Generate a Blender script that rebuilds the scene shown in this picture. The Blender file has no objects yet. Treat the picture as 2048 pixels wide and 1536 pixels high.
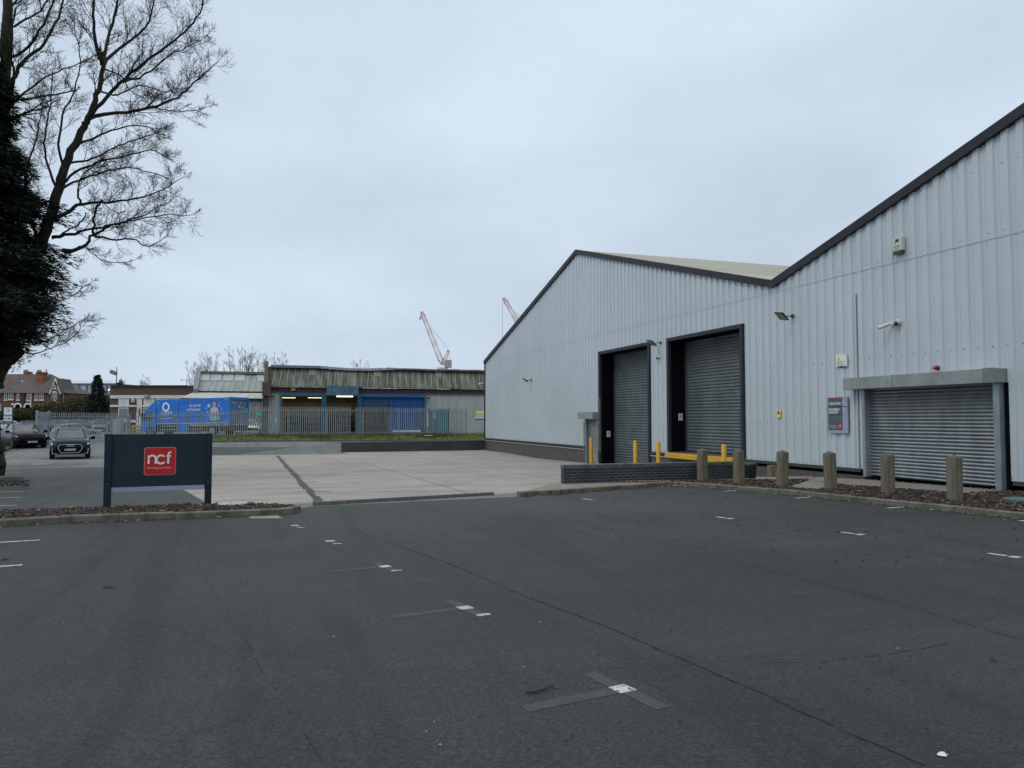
import bpy, bmesh, math, random
from mathutils import Vector, Matrix
from mathutils.geometry import tessellate_polygon
R=random.Random(7)
sc=bpy.context.scene; COL=sc.collection
# ---------------------------------------------------------------- camera maths
F=1538.; YAW=math.radians(18.4); PIT=math.atan(70/1538.); H=1.5
SA,CA=math.sin(YAW),math.cos(YAW)
def ray(x,y):
    a=(x-1024)/F; b=-(y-768)/F; cp,sp=math.cos(PIT),math.sin(PIT)
    w=cp-b*sp; z=sp+b*cp
    return Vector((a*CA+w*SA, -a*SA+w*CA, z)), w
def uw(u,w): return (u*CA+w*SA, -u*SA+w*CA)
def lerp(a,b,t): return a+(b-a)*t
KN=[(-14,((0,0),(43,-.69),(58,-.15),(70,0))),(-2.5,((0,0),(48,-.77),(57,-.2),(70,0))),(5.5,((0,0),(53,-.85),(61,-.25),(70,0))),(17,((0,0),(59,-.94),(64.5,-.3),(70,0)))]
def G(X,Y):
    w=X*SA+Y*CA
    if w<=0: return 0.
    if w>=70: return 0.
    if X<=KN[0][0]: ks=KN[0][1]
    elif X>=KN[-1][0]: ks=KN[-1][1]
    else:
        for i in range(len(KN)-1):
            if KN[i][0]<=X<=KN[i+1][0]:
                t=(X-KN[i][0])/(KN[i+1][0]-KN[i][0])
                ks=[(lerp(p[0],q[0],t),lerp(p[1],q[1],t)) for p,q in zip(KN[i][1],KN[i+1][1])]
    for (w0,z0),(w1,z1) in zip(ks[:-1],ks[1:]):
        if w<=w1:
            z=lerp(z0,z1,(w-w0)/(w1-w0)); break
    # dock apron dips towards the warehouse wall
    d=max(0,min(1,(X-9)/6))*max(0,min(1,(Y-19.5)/4))*max(0,min(1,(54-Y)/10))
    return z-.2*d*d*(3-2*d)
def gr(x,y,dz=0.):
    d,w=ray(x,y); X=Y=0
    for i in range(50):
        t=(G(X,Y)+dz-H)/d.z; X=d.x*t; Y=d.y*t
    return Vector((X,Y,G(X,Y)+dz))
def at(x,y,w0):
    d,w=ray(x,y); t=w0/w; return Vector((d.x*t,d.y*t,H+d.z*t))
def onX(x,y,X=16.8):
    d,w=ray(x,y); t=X/d.x; return Vector((X,d.y*t,H+d.z*t))
def onY(x,y,Y):
    d,w=ray(x,y); t=Y/d.y; return Vector((d.x*t,Y,H+d.z*t))
# ---------------------------------------------------------------- materials
MATS={}
def nd(nt,t,**k):
    n=nt.nodes.new(t)
    for a,b in k.items():
        if a in n.inputs.keys(): n.inputs[a].default_value=b
        else: setattr(n,a,b)
    return n
def c4(c): return (c[0],c[1],c[2],1)
def base(name):
    m=bpy.data.materials.new(name); m.use_nodes=True
    nt=m.node_tree; b=nt.nodes['Principled BSDF']; MATS[name]=m
    return m,nt,b,nt.links.new
def noise(nt,L,vec,scale,detail=6,rough=.6,stretch=None,w=0):
    n=nd(nt,'ShaderNodeTexNoise'); n.inputs['Scale'].default_value=scale; n.inputs['Detail'].default_value=detail; n.inputs['Roughness'].default_value=rough
    if stretch or w:
        mp=nd(nt,'ShaderNodeMapping'); mp.inputs['Scale'].default_value=stretch or (1,1,1); mp.inputs['Location'].default_value=(w,w*1.7,w*.3)
        L(vec,mp.inputs['Vector']); vec=mp.outputs[0]
    L(vec,n.inputs['Vector']); return n.outputs['Fac']
def ramp(nt,L,fac,stops):
    r=nd(nt,'ShaderNodeValToRGB'); e=r.color_ramp.elements
    while len(e)<len(stops): e.new(.5)
    for i,(p,c) in enumerate(stops):
        e[i].position=p; e[i].color=c4(c) if not isinstance(c,(int,float)) else (c,c,c,1)
    L(fac,r.inputs[0]); return r.outputs[0]
def mix(nt,L,fac,a,b,mode='MIX'):
    m=nd(nt,'ShaderNodeMix',data_type='RGBA',blend_type=mode)
    if isinstance(fac,(int,float)): m.inputs[0].default_value=fac
    else: L(fac,m.inputs[0])
    for i,s in ((6,a),(7,b)):
        if isinstance(s,(tuple,list)): m.inputs[i].default_value=c4(s)
        else: L(s,m.inputs[i])
    return m.outputs[2]
def bump(nt,L,b,h,st=.3,dist=.01):
    n=nd(nt,'ShaderNodeBump'); n.inputs['Strength'].default_value=st; n.inputs['Distance'].default_value=dist
    L(h,n.inputs['Height']); L(n.outputs[0],b.inputs['Normal'])
def pm(name,c1,c2=None,scale=3.,rough=.6,metal=0.,bst=0.,bdist=.01,stretch=None,lo=.35,hi=.65,c3=None,s3=20.,f3=.5,spec=None):
    if name in MATS: return MATS[name]
    m,nt,b,L=base(name); c2=c2 or tuple(x*.75 for x in c1)
    tc=nd(nt,'ShaderNodeTexCoord').outputs['Object']
    f=noise(nt,L,tc,scale,stretch=stretch)
    col=ramp(nt,L,f,[(lo,c1),(hi,c2)])
    if c3:
        f2=noise(nt,L,tc,s3,stretch=stretch,w=3)
        col=mix(nt,L,ramp(nt,L,f2,[(f3,0),(min(1,f3+.15),1)]),col,c3)
    L(col,b.inputs['Base Color']); b.inputs['Roughness'].default_value=rough; b.inputs['Metallic'].default_value=metal
    if spec is not None: b.inputs['Specular IOR Level'].default_value=spec
    if bst: bump(nt,L,b,f,bst,bdist)
    return m
def flat(name,c,rough=.5,metal=0.): return pm(name,c,tuple(x*.88 for x in c),6.,rough,metal)
def emis(name,c,s):
    m,nt,b,L=base(name); b.inputs['Base Color'].default_value=c4(c); b.inputs['Emission Color'].default_value=c4(c); b.inputs['Emission Strength'].default_value=s; return m
def glass(name,c=(.02,.025,.03),rough=.08):
    m,nt,b,L=base(name); tc=nd(nt,'ShaderNodeTexCoord').outputs['Object']
    L(ramp(nt,L,noise(nt,L,tc,2.),[(.4,c),(.7,tuple(x*2.2 for x in c))]),b.inputs['Base Color']); b.inputs['Roughness'].default_value=rough; b.inputs['Specular IOR Level'].default_value=.9
    return m
def brick(name,c1,c2,mortar,axis,ms=.012,rough=.8,stain=None,bw=.225,rh=.075):
    m,nt,b,L=base(name); tc=nd(nt,'ShaderNodeTexCoord').outputs['Object']
    s=nd(nt,'ShaderNodeSeparateXYZ'); L(tc,s.inputs[0]); cmb=nd(nt,'ShaderNodeCombineXYZ')
    if axis=='XY':
        a=nd(nt,'ShaderNodeMath',operation='ADD'); L(s.outputs[0],a.inputs[0]); L(s.outputs[1],a.inputs[1]); L(a.outputs[0],cmb.inputs[0])
    else: L(s.outputs['XYZ'.index(axis)],cmb.inputs[0])
    L(s.outputs[2],cmb.inputs[1])
    t=nd(nt,'ShaderNodeTexBrick'); L(cmb.outputs[0],t.inputs['Vector'])
    t.inputs['Scale'].default_value=1; t.inputs['Brick Width'].default_value=bw; t.inputs['Row Height'].default_value=rh; t.inputs['Mortar Size'].default_value=ms; t.inputs['Mortar Smooth'].default_value=.3
    t.inputs['Color1'].default_value=c4(c1); t.inputs['Color2'].default_value=c4(c2); t.inputs['Mortar'].default_value=c4(mortar)
    col=mix(nt,L,ramp(nt,L,noise(nt,L,tc,1.3),[(.35,.0),(.7,.6)]),t.outputs[0],tuple(x*.6 for x in c1))
    if stain: col=mix(nt,L,ramp(nt,L,noise(nt,L,tc,.9,w=5),[(.55,0),(.68,.6)]),col,stain)
    L(col,b.inputs['Base Color']); b.inputs['Roughness'].default_value=rough
    inv=nd(nt,'ShaderNodeMath',operation='SUBTRACT'); inv.inputs[0].default_value=1; L(t.outputs[1],inv.inputs[1]); bump(nt,L,b,inv.outputs[0],.6,.008)
    return m
def asphalt(name,c1,c2,specks=True,red=True,rough=.72):
    m,nt,b,L=base(name); tc=nd(nt,'ShaderNodeTexCoord').outputs['Object']
    big=noise(nt,L,tc,.22,7,.6); col=ramp(nt,L,big,[(.36,c1),(.64,c2)])
    col=mix(nt,L,ramp(nt,L,noise(nt,L,tc,.09,3,.5,w=21),[(.42,0),(.58,.5)]),col,tuple(x*1.35 for x in c2))
    if red: col=mix(nt,L,ramp(nt,L,noise(nt,L,tc,.45,3,.5,w=9),[(.56,0),(.72,.55)]),col,(.036,.029,.028))
    # long wheel-worn streaks
    col=mix(nt,L,ramp(nt,L,noise(nt,L,tc,1.,4,.6,stretch=(.25,2.2,1),w=2),[(.5,0),(.7,.5)]),col,tuple(x*1.45 for x in c2))
    col=mix(nt,L,ramp(nt,L,noise(nt,L,tc,1.,3,.6,stretch=(1.6,.16,1),w=14),[(.52,0),(.62,.45)]),col,tuple(x*.6 for x in c1))
    fine=noise(nt,L,tc,48.,4,.8)
    col=mix(nt,L,ramp(nt,L,fine,[(.4,0),(.68,1)]),tuple(x*.45 for x in c1),col) if False else mix(nt,L,1.,col,ramp(nt,L,fine,[(.32,.30),(.50,.95),(.66,2.3)]),'MULTIPLY')
    vo=nd(nt,'ShaderNodeTexVoronoi'); vo.inputs['Scale'].default_value=55.; L(tc,vo.inputs['Vector'])
    sp=nd(nt,'ShaderNodeSeparateColor'); L(vo.outputs['Color'],sp.inputs[0])
    col=mix(nt,L,ramp(nt,L,sp.outputs[0],[(.84,0),(.98,.4)]),col,tuple(x*2.4 for x in c2))
    # cracks / sealed joints
    v2=nd(nt,'ShaderNodeTexVoronoi',feature='DISTANCE_TO_EDGE'); v2.inputs['Scale'].default_value=.13
    wob=nd(nt,'ShaderNodeVectorMath',operation='ADD'); nz=nd(nt,'ShaderNodeTexNoise'); nz.inputs['Scale'].default_value=.8; nz.inputs['Detail'].default_value=6; L(tc,nz.inputs['Vector'])
    sc_=nd(nt,'ShaderNodeVectorMath',operation='SCALE'); sc_.inputs['Scale'].default_value=1.2; L(nz.outputs['Color'],sc_.inputs[0]); L(tc,wob.inputs[0]); L(sc_.outputs[0],wob.inputs[1]); L(wob.outputs[0],v2.inputs['Vector'])
    cr=ramp(nt,L,v2.outputs['Distance'],[(.0,.35),(.002,0)]); col=mix(nt,L,cr,col,tuple(x*.45 for x in c1))
    if specks:
        v=nd(nt,'ShaderNodeTexVoronoi'); v.inputs['Scale'].default_value=2.6; L(tc,v.inputs['Vector'])
        s2=nd(nt,'ShaderNodeSeparateColor'); L(v.outputs['Color'],s2.inputs[0])
        a=ramp(nt,L,v.outputs['Distance'],[(.02,1),(.035,0)]); g=ramp(nt,L,s2.outputs[1],[(.86,0),(.865,1)])
        col=mix(nt,L,mix(nt,L,1.,a,g,'MULTIPLY'),col,(.4,.4,.36))
    L(col,b.inputs['Base Color']); b.inputs['Roughness'].default_value=rough; b.inputs['Specular IOR Level'].default_value=.42
    bump(nt,L,b,fine,1.,.02); return m
def concrete(name,c1,c2,joints=()):
    m,nt,b,L=base(name); tc=nd(nt,'ShaderNodeTexCoord').outputs['Object']
    col=ramp(nt,L,noise(nt,L,tc,.3,6,.6),[(.3,c1),(.7,c2)])
    col=mix(nt,L,ramp(nt,L,noise(nt,L,tc,1.,5,.6,stretch=(.35,1.6,1),w=4),[(.46,0),(.66,.65)]),col,tuple(x*.6 for x in c2))
    col=mix(nt,L,ramp(nt,L,noise(nt,L,tc,1.,5,.65,stretch=(.8,3.,1),w=8),[(.55,0),(.7,.5)]),col,tuple(min(1,x*1.3) for x in c1))
    fine=noise(nt,L,tc,40.,3,.7); col=mix(nt,L,1.,col,ramp(nt,L,fine,[(.3,.6),(.7,1.25)]),'MULTIPLY')
    col=mix(nt,L,ramp(nt,L,noise(nt,L,tc,.9,6,.7,w=17),[(.56,0),(.66,.5)]),col,(.13,.12,.105)); col=mix(nt,L,ramp(nt,L,noise(nt,L,tc,3.5,4,.6,w=27),[(.66,0),(.7,.55)]),col,(.10,.095,.085))
    # tyre arcs
    for cx,cy,rr in ((-2.5,36,7.),(6.5,33,9.)):
        vm=nd(nt,'ShaderNodeVectorMath',operation='DISTANCE'); L(tc,vm.inputs[0]); vm.inputs[1].default_value=(cx,cy,-.5)
        s=nd(nt,'ShaderNodeMath',operation='SUBTRACT'); L(vm.outputs['Value'],s.inputs[0]); s.inputs[1].default_value=rr
        a=nd(nt,'ShaderNodeMath',operation='ABSOLUTE'); L(s.outputs[0],a.inputs[0])
        k=mix(nt,L,1.,ramp(nt,L,a.outputs[0],[(.08,.4),(.35,0)]),ramp(nt,L,noise(nt,L,tc,.6,w=6),[(.4,0),(.6,1)]),'MULTIPLY')
        col=mix(nt,L,k,col,(.11,.105,.1))
    # slab joints: thin lines at fixed x, wobbling slightly
    s=nd(nt,'ShaderNodeSeparateXYZ'); L(tc,s.inputs[0]); wn=noise(nt,L,tc,2.5,4)
    wx=nd(nt,'ShaderNodeMath',operation='MULTIPLY_ADD'); L(wn,wx.inputs[0]); wx.inputs[1].default_value=.10; L(s.outputs[0],wx.inputs[2])
    wy=nd(nt,'ShaderNodeMath',operation='MULTIPLY_ADD'); L(wn,wy.inputs[0]); wy.inputs[1].default_value=.10; L(s.outputs[1],wy.inputs[2])
    for src,vals,hw in ((wx,joints,.035),(wy,(23.5,29.7,36.,42.),.015)):
        for jx in vals:
            q=nd(nt,'ShaderNodeMath',operation='SUBTRACT'); L(src.outputs[0],q.inputs[0]); q.inputs[1].default_value=jx
            a=nd(nt,'ShaderNodeMath',operation='ABSOLUTE'); L(q.outputs[0],a.inputs[0])
            col=mix(nt,L,ramp(nt,L,a.outputs[0],[(hw*.6,.6),(hw*1.5,0)]),col,(.06,.058,.052))
    L(col,b.inputs['Base Color']); b.inputs['Roughness'].default_value=.85; bump(nt,L,b,fine,.3,.006); return m
# ---------------------------------------------------------------- mesh builder
def root_of(o):
    while o.parent: o=o.parent
    return o
def mw(o):
    return Matrix.LocRotScale(o.location,o.rotation_euler,o.scale)
class MB:
    def __init__(s): s.v=[]; s.f=[]
    def poly(s,pts):
        n=len(s.v); s.v+= [tuple(p) for p in pts]; s.f.append(tuple(range(n,n+len(pts))))
    def box(s,a,b):
        x0,y0,z0=[min(a[i],b[i]) for i in range(3)]; x1,y1,z1=[max(a[i],b[i]) for i in range(3)]
        n=len(s.v); s.v+=[(x0,y0,z0),(x1,y0,z0),(x1,y1,z0),(x0,y1,z0),(x0,y0,z1),(x1,y0,z1),(x1,y1,z1),(x0,y1,z1)]
        s.f+=[tuple(n+i for i in q) for q in ((0,3,2,1),(4,5,6,7),(0,1,5,4),(1,2,6,5),(2,3,7,6),(3,0,4,7))]; return s
    def hexa(s,p):   # 8 points: bottom 4 ccw, top 4
        n=len(s.v); s.v+=[tuple(q) for q in p]
        s.f+=[tuple(n+i for i in q) for q in ((0,3,2,1),(4,5,6,7),(0,1,5,4),(1,2,6,5),(2,3,7,6),(3,0,4,7))]; return s
    def bar(s,p,q,w,h=None,up=(0,0,1)):   # rectangular bar from p to q
        h=h or w; p=Vector(p); q=Vector(q); d=(q-p).normalized(); up=Vector(up)
        if abs(d.dot(up))>.98: up=Vector((1,0,0))
        a=d.cross(up).normalized(); b=a.cross(d)
        a*=w/2; b*=h/2
        return s.hexa([p-a-b,p+a-b,p+a+b,p-a+b,q-a-b,q+a-b,q+a+b,q-a+b])
    def tube(s,pts,rs,n=8,cap=True):
        pts=[Vector(p) for p in pts]; 
        if isinstance(rs,(int,float)): rs=[rs]*len(pts)
        st=len(s.v); up=None
        for i,p in enumerate(pts):
            d=(pts[min(i+1,len(pts)-1)]-pts[max(i-1,0)])
            if d.length<1e-9: d=Vector((0,0,1))
            d.normalize()
            if up is None: up=Vector((1,0,0)) if abs(d.x)<.9 else Vector((0,1,0))
            a=d.cross(up).normalized(); up=a.cross(d)
            for k in range(n):
                t=2*math.pi*k/n; s.v.append(tuple(p+(a*math.cos(t)+up*math.sin(t))*rs[i]))
        for i in range(len(pts)-1):
            for k in range(n):
                k2=(k+1)%n; s.f.append((st+i*n+k,st+i*n+k2,st+(i+1)*n+k2,st+(i+1)*n+k))
        if cap: s.f.append(tuple(st+k for k in range(n-1,-1,-1))); s.f.append(tuple(st+(len(pts)-1)*n+k for k in range(n)))
        return s
    def grid(s,rows):
        st=len(s.v); m=len(rows[0])
        for r in rows: s.v+=[tuple(p) for p in r]
        for i in range(len(rows)-1):
            for j in range(m-1): s.f.append((st+i*m+j,st+i*m+j+1,st+(i+1)*m+j+1,st+(i+1)*m+j))
        return s
    def prism(s,pts,off):  # polygon extruded by vector
        off=Vector(off); n=len(s.v); k=len(pts); s.v+=[tuple(p) for p in pts]+[tuple(Vector(p)+off) for p in pts]
        s.f.append(tuple(range(n+k-1,n-1,-1))); s.f.append(tuple(range(n+k,n+2*k)))
        for i in range(k): j=(i+1)%k; s.f.append((n+i,n+j,n+k+j,n+k+i))
        return s
    def pieces(s,name,mat,parent,**k):   # each 6-face block its own part
        for i in range(0,len(s.f),6):
            m=MB(); a=min(min(q) for q in s.f[i:i+6]); m.v=s.v[a:a+8]; m.f=[tuple(j-a for j in q) for q in s.f[i:i+6]]; m.build(name,mat,parent,**k)
    def xf(s,M):
        s.v=[tuple(M@Vector(p)) for p in s.v]; return s
    def add(s,o):
        n=len(s.v); s.v+=o.v; s.f+=[tuple(i+n for i in q) for q in o.f]; return s
    def build(s,name,mat,parent=None,local=False,smooth=False,bevel=0,label=None,loc=None,fix=True):
        me=bpy.data.meshes.new(name); v=s.v
        if parent is not None and not local:
            Mi=mw(root_of(parent)).inverted(); v=[tuple(Mi@Vector(p)) for p in v]
        if loc is not None: v=[tuple(Vector(p)-Vector(loc)) for p in v]
        me.from_pydata(v,[],s.f); 
        if fix:
            bm=bmesh.new(); bm.from_mesh(me); bmesh.ops.recalc_face_normals(bm,faces=bm.faces); bm.to_mesh(me); bm.free()
        me.materials.append(mat)
        if smooth:
            me.polygons.foreach_set('use_smooth',[True]*len(me.polygons)); 
            try: me.set_sharp_from_angle(angle=math.radians(smooth if smooth is not True else 45))
            except Exception: pass
        me.update(); o=bpy.data.objects.new(name,me); COL.objects.link(o)
        if parent is not None: o.parent=parent
        if loc is not None: o.location=loc
        if bevel:
            b=o.modifiers.new('Bevel','BEVEL'); b.width=bevel; b.segments=2; b.limit_method='ANGLE'
        if label: o['label']=label
        return o
def tag(o,label,cat,group=None):
    o['label']=label; o['category']=cat
    if group: o['group']=group
    return o
def struct(o): o['kind']='structure'; return o
def stuff(o,label,cat): o['kind']='stuff'; o['label']=label; o['category']=cat; return o
def empty(name,loc,rz=0,label=None,cat=None,group=None):
    o=bpy.data.objects.new(name,None); COL.objects.link(o); o.location=loc; o.rotation_euler=(0,0,rz); o.empty_display_size=.2
    if label: tag(o,label,cat,group)
    return o
def copy_tree(o,parent=None):
    c=o.copy(); COL.objects.link(c); 
    if parent: c.parent=parent
    for ch in list(o.children): copy_tree(ch,c)
    return c
def text(name,s,size,M,mat,parent,depth=.002,align='CENTER',shear=0,bold=0,sx=1.):
    cu=bpy.data.curves.new(name,'FONT'); cu.body=s; cu.size=size; cu.align_x=align; cu.align_y='CENTER'; cu.extrude=depth; cu.shear=shear; cu.offset=bold; cu.resolution_u=3
    ob=bpy.data.objects.new(name,cu); COL.objects.link(ob); dg=bpy.context.evaluated_depsgraph_get(); dg.update()
    me=bpy.data.meshes.new_from_object(ob.evaluated_get(dg)); bpy.data.objects.remove(ob); bpy.data.curves.remove(cu)
    me.name=name; me.transform(M@Matrix.Scale(sx,4,(1,0,0)))
    if parent is not None: me.transform(mw(root_of(parent)).inverted())
    me.materials.clear(); me.materials.append(mat); o=bpy.data.objects.new(name,me); COL.objects.link(o); o.parent=parent; return o
def frameM(O,ax,up):   # text local x->ax, y->up, z->outward
    ax=Vector(ax).normalized(); up=Vector(up).normalized(); n=ax.cross(up)
    M=Matrix.Identity(4)
    for i in range(3): M[i][0]=ax[i]; M[i][1]=up[i]; M[i][2]=n[i]; M[i][3]=O[i]
    return M
def stroke(mb,pts,w,M,dep=.004):   # flat thick stroke in a local plane
    for k in range(len(pts)-1):
        a=Vector((pts[k][0],pts[k][1])); b=Vector((pts[k+1][0],pts[k+1][1])); d=(b-a)
        if d.length<1e-6: continue
        d.normalize(); n=Vector((-d.y,d.x))*w/2; a2=a-d*w*.12; b2=b+d*w*.12
        mb.prism([M@Vector((q.x,q.y,k*.00003)) for q in (a2-n,b2-n,b2+n,a2+n)],M.to_3x3()@Vector((0,0,dep)))
def corr(mb,O,A,N,U,a0,a1,tb,tt,pitch,prof,open_=(),cuts=(),shift=None):
    """corrugated sheet: prof=[(frac,n)...]; tb/tt functions of a; open_=[(a0,a1,t0,t1)]"""
    O,A,N,U=map(Vector,(O,A,N,U)); bp=set([a0,a1]); k=math.floor(a0/pitch)
    def nn(a):
        f=(a/pitch)%1.
        for i in range(len(prof)-1):
            if prof[i][0]<=f<=prof[i+1][0]:
                return lerp(prof[i][1],prof[i+1][1],(f-prof[i][0])/max(1e-9,prof[i+1][0]-prof[i][0]))
        return prof[-1][1]
    while k*pitch<a1:
        for f,_ in prof[:-1]:
            a=(k+f)*pitch
            if a0<a<a1: bp.add(a)
        k+=1
    for o in open_:
        for a in o[:2]:
            if a0<a<a1: bp.add(a)
    for c in cuts: 
        if a0<c<a1: bp.add(c)
    bp=sorted(bp)
    for a,b in zip(bp[:-1],bp[1:]):
        if b-a<1e-5: continue
        m=(a+b)/2; segs=[(0,None)]
        iv=[[None,None]]; lo=[(tb(a),tb(b))]; 
        spans=[(tb(m),tt(m))]
        for o in open_:
            if o[0]<m<o[1]:
                ns=[]
                for s0,s1 in spans:
                    if o[2]>s0 and o[2]<s1: ns.append((s0,o[2]))
                    if o[3]<s1 and o[3]>s0: ns.append((o[3],s1))
                    if o[3]<=s0 or o[2]>=s1: ns.append((s0,s1))
                spans=ns
        if shift:
            ns=[]
            for s0,s1 in spans:
                if s0<shift[0]<s1: ns+=[(s0,shift[0]),(shift[0],s1)]
                else: ns.append((s0,s1))
            spans=ns
        for s0,s1 in spans:
            d=shift[1] if shift and s0>=shift[0]-1e-6 else 0
            A0=s0 if abs(s0-tb(m))>1e-6 else tb(a); B0=s0 if abs(s0-tb(m))>1e-6 else tb(b)
            A1=s1 if abs(s1-tt(m))>1e-6 else tt(a); B1=s1 if abs(s1-tt(m))>1e-6 else tt(b)
            e=.03 if (d and False) else 0
            mb.poly([O+A*a+N*(nn(a+1e-6)+d)+U*A0, O+A*b+N*(nn(b-1e-6)+d)+U*B0, O+A*b+N*(nn(b-1e-6)+d)+U*B1, O+A*a+N*(nn(a+1e-6)+d)+U*A1])
    return mb
def slats(mb,O,A,N,width,z0,z1,pitch,depth):
    O,A,N=map(Vector,(O,A,N)); z=z0; pts=[]
    prof=[(0,0),(.08,-.3),(.16,.2),(.32,.85),(.55,1),(.78,.7),(.92,.1),(1,0)]
    while z<z1-1e-4:
        for f,n in prof[:-1]:
            if z+f*pitch<=z1: pts.append((z+f*pitch,n*depth))
        z+=pitch
    pts.append((z1,0))
    for (za,na),(zb,nb) in zip(pts[:-1],pts[1:]):
        mb.poly([O+N*na+Vector((0,0,za)),O+A*width+N*na+Vector((0,0,za)),O+A*width+N*nb+Vector((0,0,zb)),O+N*nb+Vector((0,0,zb))])
    return mb
# ---------------------------------------------------------------- world, light, camera
wd=bpy.data.worlds.new('World'); sc.world=wd; wd.use_nodes=True; nt=wd.node_tree; L=nt.links.new
for n in list(nt.nodes): nt.nodes.remove(n)
out=nd(nt,'ShaderNodeOutputWorld'); sky=nd(nt,'ShaderNodeTexSky',sky_type='NISHITA'); sky.sun_disc=False; sky.sun_elevation=math.radians(48); sky.sun_rotation=math.radians(250)
b1=nd(nt,'ShaderNodeBackground'); b1.inputs[1].default_value=.006; L(sky.outputs[0],b1.inputs[0])
tc=nd(nt,'ShaderNodeTexCoord').outputs['Generated']
f1=noise(nt,L,tc,2.2,6,.52,stretch=(1,1,2.4),w=1.3)
cl=ramp(nt,L,f1,[(.30,(.455,.54,.645)),(.44,(.515,.605,.715)),(.56,(.565,.66,.765)),(.68,(.63,.73,.82))])
sx=nd(nt,'ShaderNodeSeparateXYZ'); L(tc,sx.inputs[0])
cl=mix(nt,L,ramp(nt,L,sx.outputs[2],[(.0,.0),(.55,.35)]),cl,(.59,.69,.79)); cl=mix(nt,L,ramp(nt,L,sx.outputs[2],[(.50,.0),(.80,1)]),cl,(1.06,1.14,1.15))
b2=nd(nt,'ShaderNodeBackground'); L(cl,b2.inputs[0]); b2.inputs[1].default_value=1.09
ad=nd(nt,'ShaderNodeAddShader'); L(b1.outputs[0],ad.inputs[0]); L(b2.outputs[0],ad.inputs[1]); L(ad.outputs[0],out.inputs[0])
sl=bpy.data.lights.new('sun','SUN'); sl.energy=.8; sl.angle=math.radians(30); sl.color=(1,.985,.93)
so=bpy.data.objects.new('sun',sl); COL.objects.link(so)
sd=Vector((-math.cos(math.radians(48))*math.sin(math.radians(70)),-math.cos(math.radians(48))*math.cos(math.radians(70)),math.sin(math.radians(48))))
so.rotation_euler=sd.to_track_quat('Z','Y').to_euler()
cd=bpy.data.cameras.new('camera'); cam=bpy.data.objects.new('camera',cd); COL.objects.link(cam); sc.camera=cam
cd.sensor_width=36; cd.lens=F/2048*36; cd.clip_end=6000; cam.location=(0,0,H); cam.rotation_euler=(math.pi/2+PIT,0,-YAW)
vs=sc.view_settings; vs.view_transform='Standard'; vs.look='None'; vs.exposure=0; vs.gamma=1
# ---------------------------------------------------------------- ground
M_ASPH=asphalt('asphalt_car_park',(.0145,.0155,.0152),(.029,.031,.0307))
M_ROAD=asphalt('asphalt_weathered',(.070,.076,.075),(.115,.12,.116),red=False)
M_PATCH=asphalt('asphalt_patch',(.026,.031,.030),(.042,.047,.045),specks=False,red=False)
M_CONC=concrete('yard_concrete',(.342,.306,.281),(.262,.232,.213),joints=(4.95,8.9,12.9))
M_KERB=pm('kerb_concrete',(.16,.15,.12),(.09,.085,.068),3.,.9,bst=.4,c3=(.06,.065,.035),s3=5.,f3=.5)
M_PAVE=pm('paving_concrete',(.22,.2,.175),(.14,.125,.105),2.5,.85,bst=.3,c3=(.28,.26,.22),s3=4.,f3=.58)
M_SOIL=pm('bed_soil',(.035,.026,.022),(.02,.016,.014),9.,.95,bst=.8,bdist=.03)
M_LINE=pm('worn_line_paint',(.50,.52,.49),(.33,.35,.33),14.,.8,c3=(.045,.05,.05),s3=30.,f3=.50)
M_FADED=pm('faded_line_paint',(.060,.066,.063),(.042,.047,.045),7.,.85,spec=.3,c3=(.026,.029,.029),s3=45.,f3=.57)
xs=[-3000,-1500,-700,-350,-180,-100,-60]+list(range(-40,31))+[45,70,120,250,600,1500,3000]
ys=[-3000,-1000,-300,-100,-40,-20,-10]+list(range(-4,84))+[100,150,250,500,1200,3500]
g=MB(); g.grid([[ (x,y,G(x,y)) for x in xs] for y in ys]); struct(g.build('ground',M_ROAD,smooth=True))
def poly_ok4(a):
    n=len(a); s=sum(a[i][0]*a[(i+1)%n][1]-a[(i+1)%n][0]*a[i][1] for i in range(n)); return a if s>0 else a[::-1]
def inside_clip(poly,x0,x1,y0,y1):
    pts=[(x0,y0),(x1,y0),(x1,y1),(x0,y1)]
    n=len(poly)
    for i in range(n):
        a=poly[i]; b=poly[(i+1)%n]; o=[]
        if not pts: return pts
        def sd_(p): return (b[0]-a[0])*(p[1]-a[1])-(b[1]-a[1])*(p[0]-a[0])
        for j in range(len(pts)):
            p=pts[j]; q=pts[(j+1)%len(pts)]; s=sd_(p); t=sd_(q)
            if s>=0: o.append(p)
            if (s>0 and t<0) or (s<0 and t>0):
                k=s/(s-t); o.append((lerp(p[0],q[0],k),lerp(p[1],q[1],k)))
        pts=o
    return pts
def sheet(poly,dz,mb=None,zf=None,step=1.):
    """convex ccw polygon laid on the ground, following it on the shared 1 m lattice"""
    mb=mb or MB(); zf=zf or G; n=len(poly)
    if n>3:
        conv=all((poly[(i+1)%n][0]-poly[i][0])*(poly[(i+2)%n][1]-poly[(i+1)%n][1])-(poly[(i+1)%n][1]-poly[i][1])*(poly[(i+2)%n][0]-poly[(i+1)%n][0])>-1e-7 for i in range(n))
        if not conv:
            for t in tessellate_polygon([[Vector((p[0],p[1],0)) for p in poly]]):
                sheet(poly_ok4([poly[i] for i in t]),dz,mb,zf,step)
            return mb
    x0=math.floor(min(p[0] for p in poly)/step); x1=math.ceil(max(p[0] for p in poly)/step)
    y0=math.floor(min(p[1] for p in poly)/step); y1=math.ceil(max(p[1] for p in poly)/step)
    for i in range(x0,x1):
        for j in range(y0,y1):
            c=inside_clip(poly,i*step,(i+1)*step,j*step,(j+1)*step)
            if len(c)>=3:
                mb.poly([(p[0],p[1],zf(p[0],p[1])+dz) for p in c])
    return mb
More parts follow.
